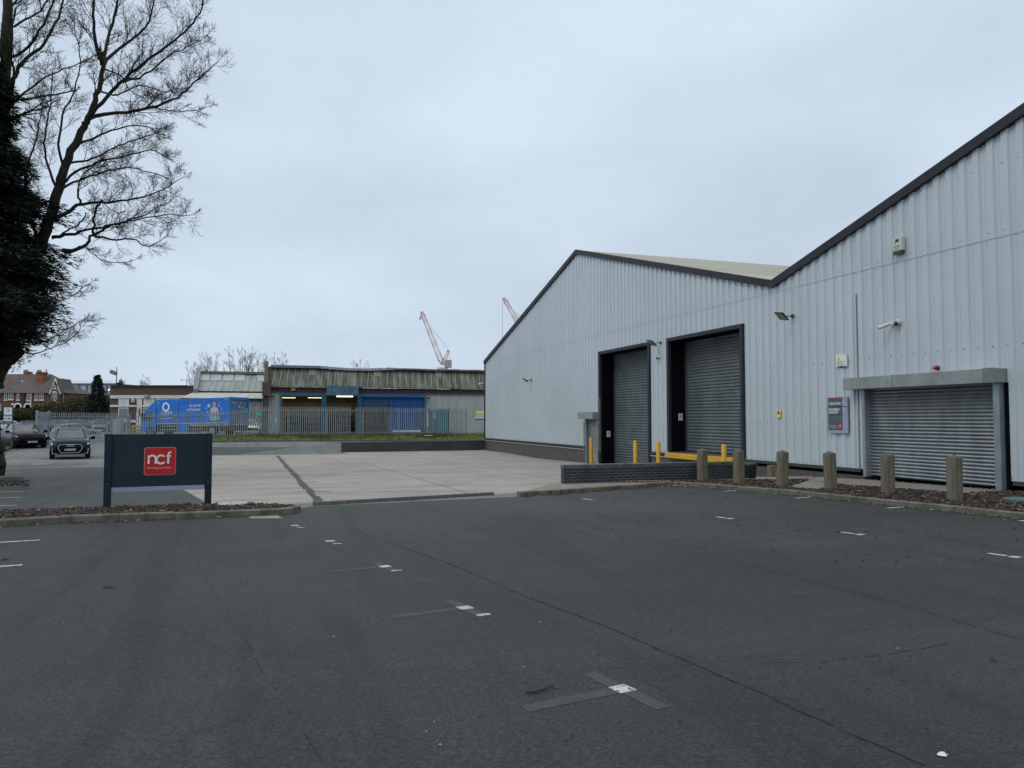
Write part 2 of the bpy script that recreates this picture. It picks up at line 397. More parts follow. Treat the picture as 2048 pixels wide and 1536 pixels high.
# yard concrete, split at the drain strip
a1=(-.78,17.35); a2=(-7.5,51.3)
struct(sheet([(-.72,16.2),(5.85,17.55),(5.85,17.6),(7.2,18.6),(18,18.6),(18,51.7),(-7.5,51.3)],.006).build('yard_concrete',M_CONC,smooth=True))
struct(sheet([(5.8,51.2),(18,51.6),(18,57.3),(5.8,54.9)],.006).build('yard_concrete',M_CONC,smooth=True))
struct(sheet([(-16,-8),(13.4,-8),(13.,4),tuple(gr(2048,1039).xy),tuple(gr(1700,1002).xy),tuple(gr(1560,987.5).xy),tuple(gr(1430,976.7).xy),tuple(gr(1345,971).xy),tuple(gr(1150,986.5).xy),tuple(gr(1040,993.5).xy),(1.1,15.95),(.6,15.2),(-3.8,14.1),(-16,14.1)],.005).build('car_park_asphalt',M_ASPH,smooth=True))
struct(sheet([(-16,14.3),(-.9,16.2),(-1.0,18),(-4.6,36.2),(-16,36.2)],.0045).build('access_road_asphalt',M_PATCH,smooth=True))
# darker asphalt at the far road
struct(sheet([(-7.4,51.9),(-1.2,52.0),(2.6,57.5),(-7.,56.5)],.005).build('dark_road_patch',M_PATCH,smooth=True))
# drain strip in the concrete
dr=MB(); R.seed(3); y=16.7; jx=0
while y<49.5:
    y2=y+R.uniform(.12,.3); jx=jx*.8+R.gauss(0,.012); wd_=.055+.035*abs(math.sin(y*.5))+R.uniform(0,.03)
    if not(R.random()<.06 and y>25): sheet([(1.28+jx-wd_,y),(1.28+jx+wd_,y),(1.28+jx+wd_,y2),(1.28+jx-wd_,y2)],.011,dr)
    y=y2
for yy in (19.7,44.): sheet([(.85,yy),(1.8,yy+.03),(1.8,yy+.11),(.85,yy+.07)],.0125,dr)
struct(dr.build('drain_strip',pm('bitumen_filler',(.03,.03,.028),(.075,.075,.062),9.,.9,c3=(.05,.07,.03),s3=6.,f3=.52)))
# parking markings ------------------------------------------------
E2=Vector((-.194,.981)); E1=Vector((.981,.194))
def mark(p,e,l0,l1,w,mat,dz,name='bay_marking'):
    n=Vector((-e.y,e.x)); a=[p+e*l0-n*w/2,p+e*l1-n*w/2,p+e*l1+n*w/2,p+e*l0+n*w/2]
    return [(q.x,q.y) for q in a]
paint=MB(); fad=MB()
def poly_ok(a):
    s=sum(a[i][0]*a[(i+1)%4][1]-a[(i+1)%4][0]*a[i][1] for i in range(4)); return a if s>0 else a[::-1]
for (px,py) in ((1245,1380),(930,1217),(770,1134),(660,1083),(590,1052)):
    c=gr(px,py).xy; 
    sheet(poly_ok(mark(c,E1,-.06,.06,.12,0,0)),.0085,paint)
    sheet(poly_ok(mark(c,E1,-.66,-.05,.10,0,0)),.007,fad); sheet(poly_ok(mark(c,E2,-.36,.34,.10,0,0)),.0073,fad)
    if py<1300: sheet(poly_ok(mark(c-E2*.30+E1*.02,E1,-.06,.06,.055,0,0)),.0085,paint)
for (px,py) in ((2030,1115),(1720,1070),(1460,1038),(1180,1000)):
    c=gr(px,py).xy; sheet(poly_ok(mark(c,E1,-.07,.07,.11,0,0)),.0085,paint); sheet(poly_ok(mark(c,E2,.1,.32,.09,0,0)),.0085,paint); sheet(poly_ok(mark(c,E1,.05,.8,.07,0,0)),.007,fad)
for (px,py,l) in ((1447,983,.55),(1590,997,.55),(1775,1017,.55),(2040,1043,.5),(80,1081,1.3),(45,1131,1.2)):
    c=gr(px,py).xy; sheet(poly_ok(mark(c,E1,-l if px<200 else 0,0 if px<200 else l,.085,0,0)),.0085,paint)
for (px,py) in ((35,1011),(42,995),(48,983),(50,971),(46,963),(46,953),(42,946),(40,940)):
    c=gr(px,py).xy; sheet(poly_ok(mark(c,E1,-2.2,0,.09,0,0)),.0085,paint)
struct(paint.build('bay_markings',M_LINE)); struct(fad.build('faded_bay_markings',M_FADED))
# long sealed seam running down the car park
seam=MB()
for line,wm,pr in ((((700,1060),(900,1128),(1030,1185),(1200,1250),(1400,1335),(1600,1425),(1850,1535),(2300,1740)),1.,.97),(((372,1085),(395,1130),(440,1200),(560,1400),(650,1536),(760,1700)),.3,.6),(((1180,1030),(1500,1130),(1800,1210),(2048,1285),(2400,1390)),.6,.85),(((1500,1330),(1640,1325),(1750,1315),(1900,1290)),.5,.7)):
    pts=[gr(x,y).xy for x,y in line]; off=0
    for a,b in zip(pts[:-1],pts[1:]):
        n_=max(2,int((b-a).length/.07)); d=(b-a).normalized(); n=Vector((-d.y,d.x))
        for i in range(n_):
            o2=off*.85+R.gauss(0,.004); p=a.lerp(b,i/n_)+n*off; q=a.lerp(b,(i+1)/n_)+n*o2; off=o2; w_=n*R.uniform(.003,.010)*wm
            if R.random()<pr: sheet(poly_ok([(p-w_)[:],(q-w_)[:],(q+w_)[:],(p+w_)[:]]),.0068,seam)
struct(seam.build('asphalt_seam',pm('seam_dark',(.011,.012,.012),(.02,.022,.022),6.,.95,spec=.2)))
# puddled iron cover by the blue car
def disc(c,rx,ry,dz,mb,n=20,rot=0):
    mb.poly([(c.x+rx*math.cos(t)*math.cos(rot)-ry*math.sin(t)*math.sin(rot),c.y+rx*math.cos(t)*math.sin(rot)+ry*math.sin(t)*math.cos(rot),G(c.x,c.y)+dz-.016*((rx*math.cos(t))*SA+(ry*math.sin(t))*CA)) for t in [2*math.pi*i/n for i in range(n)]])
mc=gr(82,929); cv=empty('manhole_cover',mc,0,'round iron manhole cover in broken paler asphalt ahead of blue car','manhole cover')
q=MB(); disc(mc,1.9,2.3,.012,q); q.build('asphalt_surround',pm('broken_asphalt',(.075,.073,.066),(.11,.105,.095),2.,.9,bst=.6),cv)
q=MB(); disc(mc,.75,.75,.018,q); q.build('frame',pm('cover_iron',(.05,.048,.045),(.09,.085,.08),8.,.7),cv); q=MB(); disc(mc,.45,.4,.024,q); q.build('lid',pm('cover_lid',(.33,.33,.32),(.12,.12,.12),6.,.35),cv)
q=MB(); mc=gr(925,908+1); 
for i,(px,py,lab) in enumerate(((926,914,'pale square drain cover in concrete near far brick wall'),)):
    c=gr(px,py); cvr=empty('drain_cover',c,0,lab,'drain cover'); s=.45; q=MB(); sheet([(c.x-s,c.y-s),(c.x+s,c.y-s),(c.x+s,c.y+s),(c.x-s,c.y+s)],.012,q); q.build('lid',pm('cover_pale',(.4,.4,.38),(.3,.3,.28),5.,.7),cvr)
# raised kerb lip across the entrance (dark rubber bar)
pa=gr(627,1011); pb=gr(986,990)
bar=MB(); d=(pb-pa).normalized(); nrm=Vector((-d.y,d.x,0))*.075
NB=12
for i in range(NB):
    p=pa.lerp(pb,i/NB+.0008); q_=pa.lerp(pb,(i+1)/NB-.0008)
    z=Vector((0,0,.07)); bar.hexa([p-nrm,q_-nrm,q_+nrm,p+nrm,p-nrm*.55+z,q_-nrm*.55+z,q_+nrm*.55+z,p+nrm*.55+z])
tag(bar.build('ramp_bar',pm('dark_rubber',(.035,.033,.035),(.06,.058,.06),5.,.6),loc=pa,bevel=.012),'long dark rounded bar lying across the entrance between asphalt and concrete','threshold bar')
# ---------------------------------------------------------------- kerbs and beds
def kerb(name,pts,w,h,label,closed=False,side=1):
    """pts along the outer bottom edge; stones .9 m"""
    mb=MB(); 
    P=[Vector((p[0],p[1])) for p in pts]
    for a,b in zip(P[:-1],P[1:]):
        l=(b-a).length; n=max(1,round(l/.915)); d=(b-a).normalized(); nn_=Vector((-d.y,d.x))*w*side
        for i in range(n):
            p=a.lerp(b,i/n)+d*(.003); q=a.lerp(b,(i+1)/n)-d*.003
            zp=G(p.x,p.y); zq=G(q.x,q.y); jit=R.uniform(-.006,.006); c=.02
            o=nn_.normalized()*c
            bot=[Vector((*p,zp-.15)),Vector((*q,zq-.15)),Vector((*(q+nn_),zq-.15)),Vector((*(p+nn_),zp-.15))]
            sh=[Vector((*p,zp+h-c+jit)),Vector((*q,zq+h-c+jit)),Vector((*(q+nn_),zq+h+jit)),Vector((*(p+nn_),zp+h+jit))]
            mb.hexa(bot+sh)
            top=[sh[0],sh[1],Vector((*(q+o),zq+h+jit)),Vector((*(p+o),zp+h+jit))]
            mb.poly(top); mb.poly([top[3],top[2],sh[2],sh[3]]) 
            mb.poly([sh[0],top[3],sh[3]]); mb.poly([sh[1],sh[2],top[2]])
    o=mb.build(name,M_KERB); struct(o); return o
K1=[(-9.,13.6),(-3.9,14.02),(-3.0,14.27),(-1.3,14.33),(.40,14.47),(.66,14.62),(.82,14.9),(.80,15.25)]
kerb('kerb',K1,.125,.12,'')
kerb('kerb',[(-3.9,14.02),(-4.75,12.3),(-6.2,9.2),(-7.5,6.)],.125,.12,'',side=-1)
K2=[tuple(gr(x,y).xy) for x,y in ((1040,994),(1150,987),(1250,979.5),(1345,971.8))]
K2+= [tuple(gr(x,y).xy) for x,y in ((1430,977.5),(1560,988.5),(1700,1003),(1850,1019),(2048,1040))]
dd=Vector(K2[-1])-Vector(K2[-2]); K2.append(tuple(Vector(K2[-1])+dd.normalized()*6))
kerb('kerb',K2,.125,.12,'')
# bed fills
def fanbed(name,poly,dz,mat): 
    mb=MB(); sheet(poly,dz,mb); return mb.build(name,mat)
bed1=[(-9,13.72),(-3.9,14.15),(-3.0,14.4),(.40,14.6),(.68,14.85),(.68,15.2),(-.2,15.95),(-3,15.9),(-9,15.7)]
struct(fanbed('planting_bed',bed1,.085,M_SOIL))
k2i=[(p[0]+.06,p[1]+.05) for p in K2[3:]]
bed2=[(K2[3][0]+.02,K2[3][1]+.1)]+[]
bed2=[(K2[8][0]+.08,K2[8][1]-4),(16.9,K2[8][1]-4),(16.9,19.35),(K2[3][0]+.1,19.35),(K2[3][0]+.08,K2[3][1]+.05),(K2[4][0]+.08,K2[4][1]),(K2[5][0]+.08,K2[5][1]),(K2[6][0]+.08,K2[6][1]),(K2[8][0]+.08,K2[8][1])]
struct(sheet(bed2,.085).build('planting_bed',M_SOIL))
def pave(name,pts,dz): return struct(sheet(poly_ok4(pts),dz).build(name,M_PAVE))
gp=lambda x,y: tuple(gr(x,y,.11).xy)
pave('path',[gp(1385,960),gp(1416,960),gp(1610,957.5),gp(1640,953.5),gp(1500,953),gp(1400,955)],.105)
def quadslab(pts,dz,name='path'): return struct(sheet(poly_ok4(pts),dz).build(name,M_PAVE))
quadslab([gp(1608,958),gp(1690,969),gp(1822,978),gp(1935,986.5),gp(2010,979.5),(16.75,13.5),(16.75,18.1),gp(1640,953.7)],.112)
quadslab([gp(1574,974),gp(1640,978),gp(1672,967.5),gp(1620,959.5)],.106)
quadslab([(K2[0][0],K2[0][1]+.1),(K2[1][0],K2[1][1]+.1),(K2[2][0],K2[2][1]+.1),(K2[3][0]-.08,K2[3][1]+.08),(K2[3][0]+.15,19.45),(7.6,19.45)],.09,'kerb_backing')
# bark chips ------------------------------------------------------
def in_poly(x,y,poly):
    c=False; n=len(poly); j=n-1
    for i in range(n):
        if ((poly[i][1]>y)!=(poly[j][1]>y)) and x<(poly[j][0]-poly[i][0])*(y-poly[i][1])/(poly[j][1]-poly[i][1])+poly[i][0]: c=not c
        j=i
    return c
PATHS=[[gp(1385,960),gp(1416,960),gp(1610,957.5),gp(1640,953.5),gp(1500,953),gp(1400,955)],[gp(1608,958),gp(1690,969),gp(1822,978),gp(1935,986.5),gp(2010,979.5),(16.75,13.5),(16.75,18.1),gp(1640,953.7)],[gp(1574,974),gp(1640,978),gp(1672,967.5),gp(1620,959.5)]]
def chips(poly,n,avoid,seed):
    R.seed(seed); mbs=[MB(),MB(),MB()]; x0=min(p[0] for p in poly); x1=max(p[0] for p in poly); y0=min(p[1] for p in poly); y1=max(p[1] for p in poly)
    k=0
    while k<n:
        x=R.uniform(x0,x1); y=R.uniform(y0,y1)
        if not in_poly(x,y,poly) or any(in_poly(x,y,a) for a in avoid): continue
        k+=1; a=R.uniform(0,6.28); l=R.uniform(.02,.06); w=l*R.uniform(.25,.5); tilt=R.uniform(-.5,.5); z=G(x,y)+.085+R.uniform(.0,.03)
        M=Matrix.Translation((x,y,z))@Matrix.Rotation(a,4,'Z')@Matrix.Rotation(tilt,4,'Y')@Matrix.Rotation(R.uniform(-.6,.6),4,'X')
        q=[M@Vector(v) for v in ((-l,-w,0),(l,-w*.7,0),(l*.8,w,0),(-l*.9,w*.8,0),(-l,-w,.012),(l*.9,-w*.7,.016),(l*.8,w,.012),(-l*.8,w*.8,.016))]
        r=R.random(); mbs[0 if r<.62 else 1 if r<.95 else 2].hexa(q)
    return mbs
CM=[pm('bark_dark',(.045,.028,.024),(.02,.014,.013),12.,.85),pm('bark_red',(.078,.050,.042),(.05,.034,.029),12.,.8),pm('bark_pale',(.26,.2,.14),(.16,.11,.08),12.,.8)]
for (poly,n,av,sd_,lab) in ((bed1,6500,[],11,'dark bark chips filling the bed under the dark sign'),(bed2,9500,PATHS,12,'dark bark chips in the bed around the timber bollards')):
    ms=chips(poly,n,av,sd_)
    for m_,mt,w_ in zip(ms,CM,('','reddish ','pale ')):
        stuff(m_.build('bark_chips',mt,fix=False),w_+lab,'bark chips')
# fallen leaves and litter ---------------------------------------
R.seed(21); lv=[MB(),MB()]
def leaf(x,y,z,s,k,th=0):
    a=R.uniform(0,6.28); M=Matrix.Translation((x,y,z))@Matrix.Rotation(a,4,'Z')@Matrix.Rotation(R.uniform(-.3,.3),4,'X')
    lv[k].poly([M@Vector(v) for v in ((-s,0,.002),(-s*.2,-s*.45,.006),(s,0,.004),(s*.1,s*.5,.012))])
for a,b in zip(K2[:-1],K2[1:]):
    L_=(Vector(b)-Vector(a)).length
    for i in range(int(L_*38)):
        t=R.random(); off=abs(R.gauss(0,.16)); d_=(Vector(b)-Vector(a)).normalized(); n_=Vector((d_.y,-d_.x))
        p=Vector(a).lerp(Vector(b),t)+n_*off; leaf(p.x,p.y,G(p.x,p.y)+.012,R.uniform(.012,.04),0 if R.random()<.75 else 1)
for i in range(260):
    p=Vector(K2[3])+Vector((.1,-.28)) if i%2 else Vector((10.3,19.2)); x=p.x+R.gauss(0,.4); y=p.y+R.gauss(0,.09)-(x-p.x)*(.3 if i%2 else 0); z=G(x,y)+(.125 if i%2==0 else .015); leaf(x,y,z,R.uniform(.025,.055),1)
for i in range(260):
    px=R.uniform(1150,2048); c=gr(px,980+(px-1420)*.08+R.random()**1.5*125); leaf(c.x,c.y,c.z+.011,R.uniform(.01,.042),0)
for a,b in zip(K1[:-1],K1[1:]):
    for i in range(int((Vector(b)-Vector(a)).length*45)):
        t=R.random(); p=Vector(a).lerp(Vector(b),t); leaf(p.x,p.y-abs(R.gauss(0,.07)),G(p.x,p.y)+.012,R.uniform(.012,.035),0 if R.random()<.7 else 1)
for i in range(160):
    c=gr(R.uniform(0,2048),R.uniform(1040,1536)); leaf(c.x,c.y,c.z+.01,R.uniform(.006,.014),1 if R.random()<.12 else 0)
for px,py,s in ((222,1176,.06),(210,1178,.04),(963,1436,.02),(1988,1325,.035),(880,1098,.03),(1040,1028,.03),(10,1120,.08)): c=gr(px,py); leaf(c.x,c.y,c.z+.012,s,0)
stuff(lv[0].build('fallen_leaves',pm('dead_leaf_dark',(.03,.022,.016),(.015,.012,.01),9.,.8),fix=False),'dark fallen leaves scattered over the asphalt and along kerbs','leaves')
stuff(lv[1].build('dry_leaves',pm('dead_leaf_tan',(.24,.16,.07),(.42,.36,.24),9.,.8),fix=False),'tan dry leaves gathered in the kerb corner by the brick wall','leaves')
tw=MB(); c=gr(1056,1392); c2=gr(1107,1377); p=[c.lerp(c2,t)+Vector((R.uniform(-.01,.01),R.uniform(-.02,.02),.018)) for t in (0,.25,.5,.75,1)]; tw.tube(p,[.006,.008,.006,.006,.003],6); tw.tube([p[3],p[3]+Vector((.05,-.06,0))],[.004,.002],5)
tag(tw.build('twig',pm('twig_bark',(.04,.03,.022),(.025,.02,.015),20.,.9),loc=c),'small crooked dark twig lying on asphalt beside a bay mark','twig')
sp=MB(); c=gr(1885,1513); sp.poly([(c.x+r_*math.cos(t),c.y+r_*math.sin(t),c.z+.011) for t,r_ in [(i*.5236,R.uniform(.012,.035)) for i in range(12)]]); struct(sp.build('white_splash',flat('white_splash',(.6,.6,.56),.8)))
# ---------------------------------------------------------------- warehouse
XW=16.8; VY=22.05; SL=.2735; ZV=6.2; RY=39.05; FY=57.1; AY=5.05; BY=-11.9
def roofz(y):
    if y>=RY: return ZV+SL*(FY-y)-.02 if False else 5.98+(10.85-5.98)*(FY-y)/(FY-RY)
    if y>=VY: return ZV+(10.85-ZV)*(y-VY)/(RY-VY)
    if y>=AY: return ZV+(10.85-ZV)*(VY-y)/(VY-AY)
    return ZV+(10.85-ZV)*(y-BY)/(AY-BY)
m,nt,b,L=base('cladding_steel'); tcn=nd(nt,'ShaderNodeTexCoord').outputs['Object']
col=ramp(nt,L,noise(nt,L,tcn,.25,4),[(.3,(.505,.56,.595)),(.7,(.45,.50,.53))])
col=mix(nt,L,ramp(nt,L,noise(nt,L,tcn,1.,5,.65,stretch=(1,3.,.12)),[(.55,0),(.8,.25)]),col,(.36,.40,.41))
col=mix(nt,L,ramp(nt,L,noise(nt,L,tcn,1.,5,.6,stretch=(1,1.4,.35),w=6),[(.64,0),(.85,.25)]),col,(.30,.31,.28))
sz=nd(nt,'ShaderNodeSeparateXYZ'); L(tcn,sz.inputs[0]); wv=nd(nt,'ShaderNodeMath',operation='MULTIPLY_ADD'); L(noise(nt,L,tcn,5.),wv.inputs[0]); wv.inputs[1].default_value=.6; L(sz.outputs[2],wv.inputs[2])
col=mix(nt,L,ramp(nt,L,wv.outputs[0],[(.0,1),(1.35,.0)]),col,(.44,.47,.46)) if False else col
L(col,b.inputs['Base Color']); b.inputs['Roughness'].default_value=.42; b.inputs['Metallic'].default_value=.15
M_CLAD=m
M_TRIM=pm('dark_trim',(.016,.018,.024),(.026,.027,.033),4.,.55,spec=.3)
M_BRK=brick('plinth_brick',(.10,.085,.082),(.135,.115,.11),(.045,.042,.04),'Y',ms=.014)
M_BLU=brick('blue_brick',(.014,.017,.023),(.027,.029,.035),(.12,.125,.125),'X',ms=.010,rough=.5,stain=(.06,.062,.055))
M_SHUT=pm('grey_shutter',(.12,.14,.145),(.08,.10,.108),1.2,.5,.1,c3=(.165,.19,.19),s3=3.,f3=.58)
M_GALV=pm('galvanised',(.36,.39,.40),(.26,.285,.30),3.,.36,.75,stretch=(1,1,.4))
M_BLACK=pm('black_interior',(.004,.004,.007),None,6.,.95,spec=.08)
M_YEL=pm('safety_yellow',(.62,.36,.015),(.5,.27,.01),4.,.5,c3=(.12,.06,.02),s3=16.,f3=.66)
wh=empty('warehouse',(XW,36,-.8),0,'large pale blue-grey corrugated steel warehouse with two dock doors and stepped gables','warehouse')
D1=(30.94,36.05,4.83); D2=(23.95,29.08,4.83); D3=(13.75,17.9,2.36); DP=(36.45,37.75,1.62)
PROF=[(0,0),(.40,0),(.45,-.046),(.64,-.046),(.66,-.036),(.70,-.036),(.72,-.046),(.92,-.046),(.985,0),(1,0)]
# the camera side is -X, so N=-X ; A=+Y
w_=MB(); corr(w_,(XW,0,0),(0,1,0),(-1,0,0),(0,0,1),BY,FY,lambda y:.05,lambda y:roofz(y)-.02,.392,PROF,
  open_=[(D1[0],D1[1],-2,D1[2]),(D2[0],D2[1],-2,D2[2]),(D3[0]-.22,D3[1]+.1,-2,2.66),(DP[0],DP[1],-2,DP[2])],cuts=[5.05,22.05,39.05],shift=(5.845,.012))
w_.build('cladding',M_CLAD,wh,fix=False)
bk=MB(); bk.box((XW+.95,BY,-1.2),(XW+1.0,FY,5.9)); 
for pr in ([(BY,5.9),(VY,5.9),(VY,ZV-.1),(AY,10.7),(BY,ZV-.1)],[(VY,5.9),(FY-.02,5.9),(RY,10.7),(VY,ZV-.1)]): bk.prism([(XW+.95,a,z) for a,z in pr],(.05,0,0))
bk.build('lining_wall',M_BLACK,wh)
# seam line + fixings
fx=MB(); R.seed(4)
for zz in (5.99,3.25,1.35,.12,7.6,9.2):
    k=0
    while k*.392<60:
        y=k*.392+.6*.392-.01; k+=1
        if any(d[0]-.05<y<d[1]+.05 and zz<d[2]+.05 for d in (D1,D2,D3,DP)): continue
        if zz>roofz(y)-.2 or y>FY: continue
        for yy in (y-.39*.25,): fx.box((XW-.012,yy-.014,zz-.014+R.uniform(-.01,.01)),(XW+.002,yy+.014,zz+.014))
fx.build('fixing_screws',flat('screw_grey',(.17,.19,.21),.5),wh)['kind']='stuff'
# gable verge trim
tr=MB()
def verge(y0,y1):
    z0,z1=roofz(y0+(1e-4 if y1>y0 else -1e-4)),roofz(y1+(-1e-4 if y1>y0 else 1e-4))
    tr.hexa([(XW-.11,y0,z0-.20),(XW+.05,y0,z0-.20),(XW+.05,y1,z1-.20),(XW-.11,y1,z1-.20),(XW-.11,y0,z0+.06),(XW+.05,y0,z0+.06),(XW+.05,y1,z1+.06),(XW-.11,y1,z1+.06)])
verge(VY,RY); verge(FY+.08,RY); verge(VY,AY); verge(BY,AY)
tr.box((XW-.05,FY-.06,.0),(XW+.1,FY+.10,5.98)); tr.pieces('verge_trim',M_TRIM,wh)
# base drip trim and plinth
bt=MB()
for a,b_ in ((DP[1]+.1,FY),(D1[1]+.05,DP[0]-.1),(D2[1]+.05,D1[0]-.05),(D3[1]+.25,D2[0]-.05),(5,D3[0]-.35)): bt.box((XW-.05,a,-.05),(XW+.03,b_,.05))
bt.pieces('base_trim',pm('green_black_trim',(.02,.03,.026),(.035,.05,.04),3.,.6),wh)
pl=MB()
for a,b_ in ((DP[1]+.1,FY),(D1[1]+.02,DP[0]-.02),(D2[0]-.02,D1[0]),(18.05,D2[0]-.3),(4,D3[0]-.4)):
    pl.box((XW+.0,a,-1.3),(XW+.9,b_,-.16))
pl.pieces('brick_plinth',M_BRK,wh)
cp=MB(); 
for a,b_ in ((DP[1]+.1,FY),(D2[1],D1[0])): cp.box((XW-.045,a,-.16),(XW+.9,b_,-.10))
cp.pieces('plinth_coping',pm('pale_coping',(.36,.33,.31),(.2,.18,.17),3.,.8),wh)
# dock doors
def dock(d,zb,nm):
    y0,y1,zt=d; fr=MB()
    fr.box((XW-.07,y1-.005,zb-.02),(XW+.06,y1+.16,zt+.12)); fr.box((XW-.07,y0-.16,zb-.02),(XW+.06,y0+.005,zt+.12)); fr.box((XW-.075,y0-.17,zt-.005),(XW+.06,y1+.17,zt+.14))
    door=slats(MB(),(XW+.8,y0+.0,0),(0,1,0),(-1,0,0),y1-y0,zb,zt,.131,.034).build('shutter_door',M_SHUT,wh,smooth=35,fix=False)
    fr.pieces('door_frame',M_TRIM,wh)
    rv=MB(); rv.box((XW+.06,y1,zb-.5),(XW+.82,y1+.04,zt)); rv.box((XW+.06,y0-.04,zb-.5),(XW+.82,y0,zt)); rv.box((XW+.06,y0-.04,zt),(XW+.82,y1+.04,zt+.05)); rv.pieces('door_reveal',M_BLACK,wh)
    g_=MB(); g_.box((XW+.74,y1-.1,zb),(XW+.8,y1,zt)); g_.box((XW+.74,y0,zb),(XW+.8,y0+.1,zt)); g_.pieces('guide_rail',flat('rail_dark',(.05,.06,.065),.5),wh)
dock(D1,-.84,'a'); dock(D2,.12,'b')
sl_=MB(); sl_.box((XW-.02,D2[0]-.1,-.0),(XW+.8,D2[1]+.1,.10)); sl_.build('dock_sill',pm('dock_steel',(.10,.10,.10),(.06,.06,.06),4.,.6),wh)
lp=MB(); lp.box((XW-.30,D2[0]+.15,-.05),(XW-.02,D2[1]-.1,.075)); lp.box((XW-.34,D2[0]+.15,-.13),(XW-.30,D2[1]-.1,.05)); lp.pieces('dock_lip',M_YEL,wh,bevel=.01)
# large galvanised shutter
sh=MB(); slats(sh,(XW+.12,D3[0],0),(0,1,0),(-1,0,0),D3[1]-D3[0],-.14,2.40,.094,.042); sh.build('shutter_door',M_GALV,wh,smooth=35,fix=False,label='galvanised ribbed steel roller shutter')
gd=MB(); gd.box((XW-.10,D3[1]-.01,-.16),(XW+.15,D3[1]+.10,2.36)); gd.box((XW-.16,D3[0]-.16,-.2),(XW+.15,D3[0]+.005,2.40)); gd.pieces('guide_rail',pm('rail_galv',(.30,.34,.38),(.22,.25,.28),3.,.4,.5),wh)
bx=MB(); bx.box((XW-.36,D3[0]-.22,2.36),(XW+.1,18.45,2.70)); bx.build('shutter_box',pm('weathered_box',(.30,.325,.32),(.22,.24,.235),1.5,.5,.3,c3=(.12,.13,.11),s3=5.,f3=.6),wh,bevel=.008)
bj=MB(); bj.box((XW-.366,16.58,2.35),(XW-.355,16.60,2.71)); bj.box((XW-.366,D3[0]-.23,2.36),(XW-.358,D3[0]+.10,2.71)); bj.pieces('box_joint',flat('joint_grey',(.16,.18,.18),.5),wh)
jb=MB(); jb.box((XW-.02,18.22,.06),(XW+.01,18.25,5.2)); jb.build('cladding_joint',flat('joint_strip',(.22,.24,.24),.5),wh)
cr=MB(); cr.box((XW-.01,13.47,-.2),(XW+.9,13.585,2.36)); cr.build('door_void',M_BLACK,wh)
# personnel shutter
pd=MB(); slats(pd,(XW+.05,DP[0],0),(0,1,0),(-1,0,0),DP[1]-DP[0],-.86,1.55,.085,.028); pd.build('shutter_door',M_GALV,wh,smooth=35,fix=False,label='narrow galvanised roller shutter')
pg=MB(); pg.box((XW-.08,DP[1],-.86),(XW+.1,DP[1]+.1,1.5)); pg.box((XW-.12,DP[0]-.32,-.1),(XW+.1,DP[0],1.5)); pg.pieces('guide_rail',pm('rail_grey',(.2,.22,.22),(.14,.16,.16),3.,.5),wh)
pb_=MB(); pb_.box((XW-.42,DP[0]-.3,1.5),(XW+.1,DP[1]+.35,1.86)); pb_.build('shutter_box',pm('box_grey',(.26,.27,.26),(.2,.21,.2),3.,.5),wh,bevel=.01)
# roofs
rf=MB(); RP=[(0,0),(.35,0),(.45,.035),(.62,.035),(.72,0),(1,0)]
m,nt,b,L=base('roof_sheet'); tcn=nd(nt,'ShaderNodeTexCoord').outputs['Object']
col=ramp(nt,L,noise(nt,L,tcn,.35,6),[(.3,(.36,.35,.29)),(.7,(.26,.26,.22))]); col=mix(nt,L,ramp(nt,L,noise(nt,L,tcn,1.,5,.6,stretch=(.25,1.8,.6)),[(.5,0),(.68,.6)]),col,(.45,.44,.38)); L(col,b.inputs['Base Color']); b.inputs['Roughness'].default_value=.75; M_ROOFW=m
for (ya,za,yb,zb) in ((VY,ZV,RY,10.85),(FY+.1,5.98,RY,10.85),(VY,ZV,AY,10.85),(BY,ZV,AY,10.85)):
    d=Vector((0,yb-ya,zb-za)); l=d.length; d.normalize(); n=Vector((1,0,0)).cross(d); n=n if n.z>0 else -n
    for k in range(4):
        corr(rf,Vector((0,ya,za))+n*(.0+.012*(3-k)),(1,0,0),n,d,XW-.02,XW+44,lambda a,l=l,k=k:l*k/4-(.1 if k else 0),lambda a,l=l,k=k:l*(k+1)/4,.33,RP)
rf.build('roof',M_ROOFW,wh,fix=False)
bd=MB(); bd.box((XW+43.9,BY,-1),(XW+44,FY,5.9)); bd.box((XW,FY-.05,-1.2),(XW+44,FY+.0,5.95)); bd.build('rear_walls',M_CLAD,wh)
# --------------------------------------------------- things on the wall
def floodlight(c,lab,s=1.,ang=0.,inten=.5):
    e=empty('floodlight',c,0,lab,'floodlight','floodlights on the warehouse wall'); 
    a=MB(); M=Matrix.Translation((-.42*s,0,.03))@Matrix.Rotation(math.radians(34),4,'Y')@Matrix.Rotation(ang,4,'Z')
    a.box((-.2*s,-.17*s,-.045),(.2*s,.17*s,.0)); 
    for i in range(6): a.box((-.12*s+i*.05*s,-.13*s,0),(-.105*s+i*.05*s,.13*s,.03))
    a.xf(M); a.build('housing',flat('flood_black',(.02,.022,.025),.4),e,local=True,bevel=.006)
    l=MB().box((-.17*s,-.14*s,-.05),(.17*s,.14*s,-.046)).xf(M); l.build('lens',pm('flood_lens',(.30,.28,.25),(.22,.2,.19),12.,.2),e,local=True)
    k=MB().tube([(-.3*s,0,0),(-.1,0,.03),(.03,0,.03)],.018); k.box((-.02,-.05,-.03),(.02,.05,.09)); k.build('bracket',flat('flood_bracket',(.03,.032,.035),.5),e,local=True); return e
for px,py,lab,s in ((1585,634,'black floodlight high on wall right of the tall dock doors',1.),(1321,687,'black floodlight on wall between the two dock doors',1.),(1062,761,'small black floodlight on far left part of the wall',.9)):
    floodlight(onX(px,py,XW-.02),lab,s,.3)
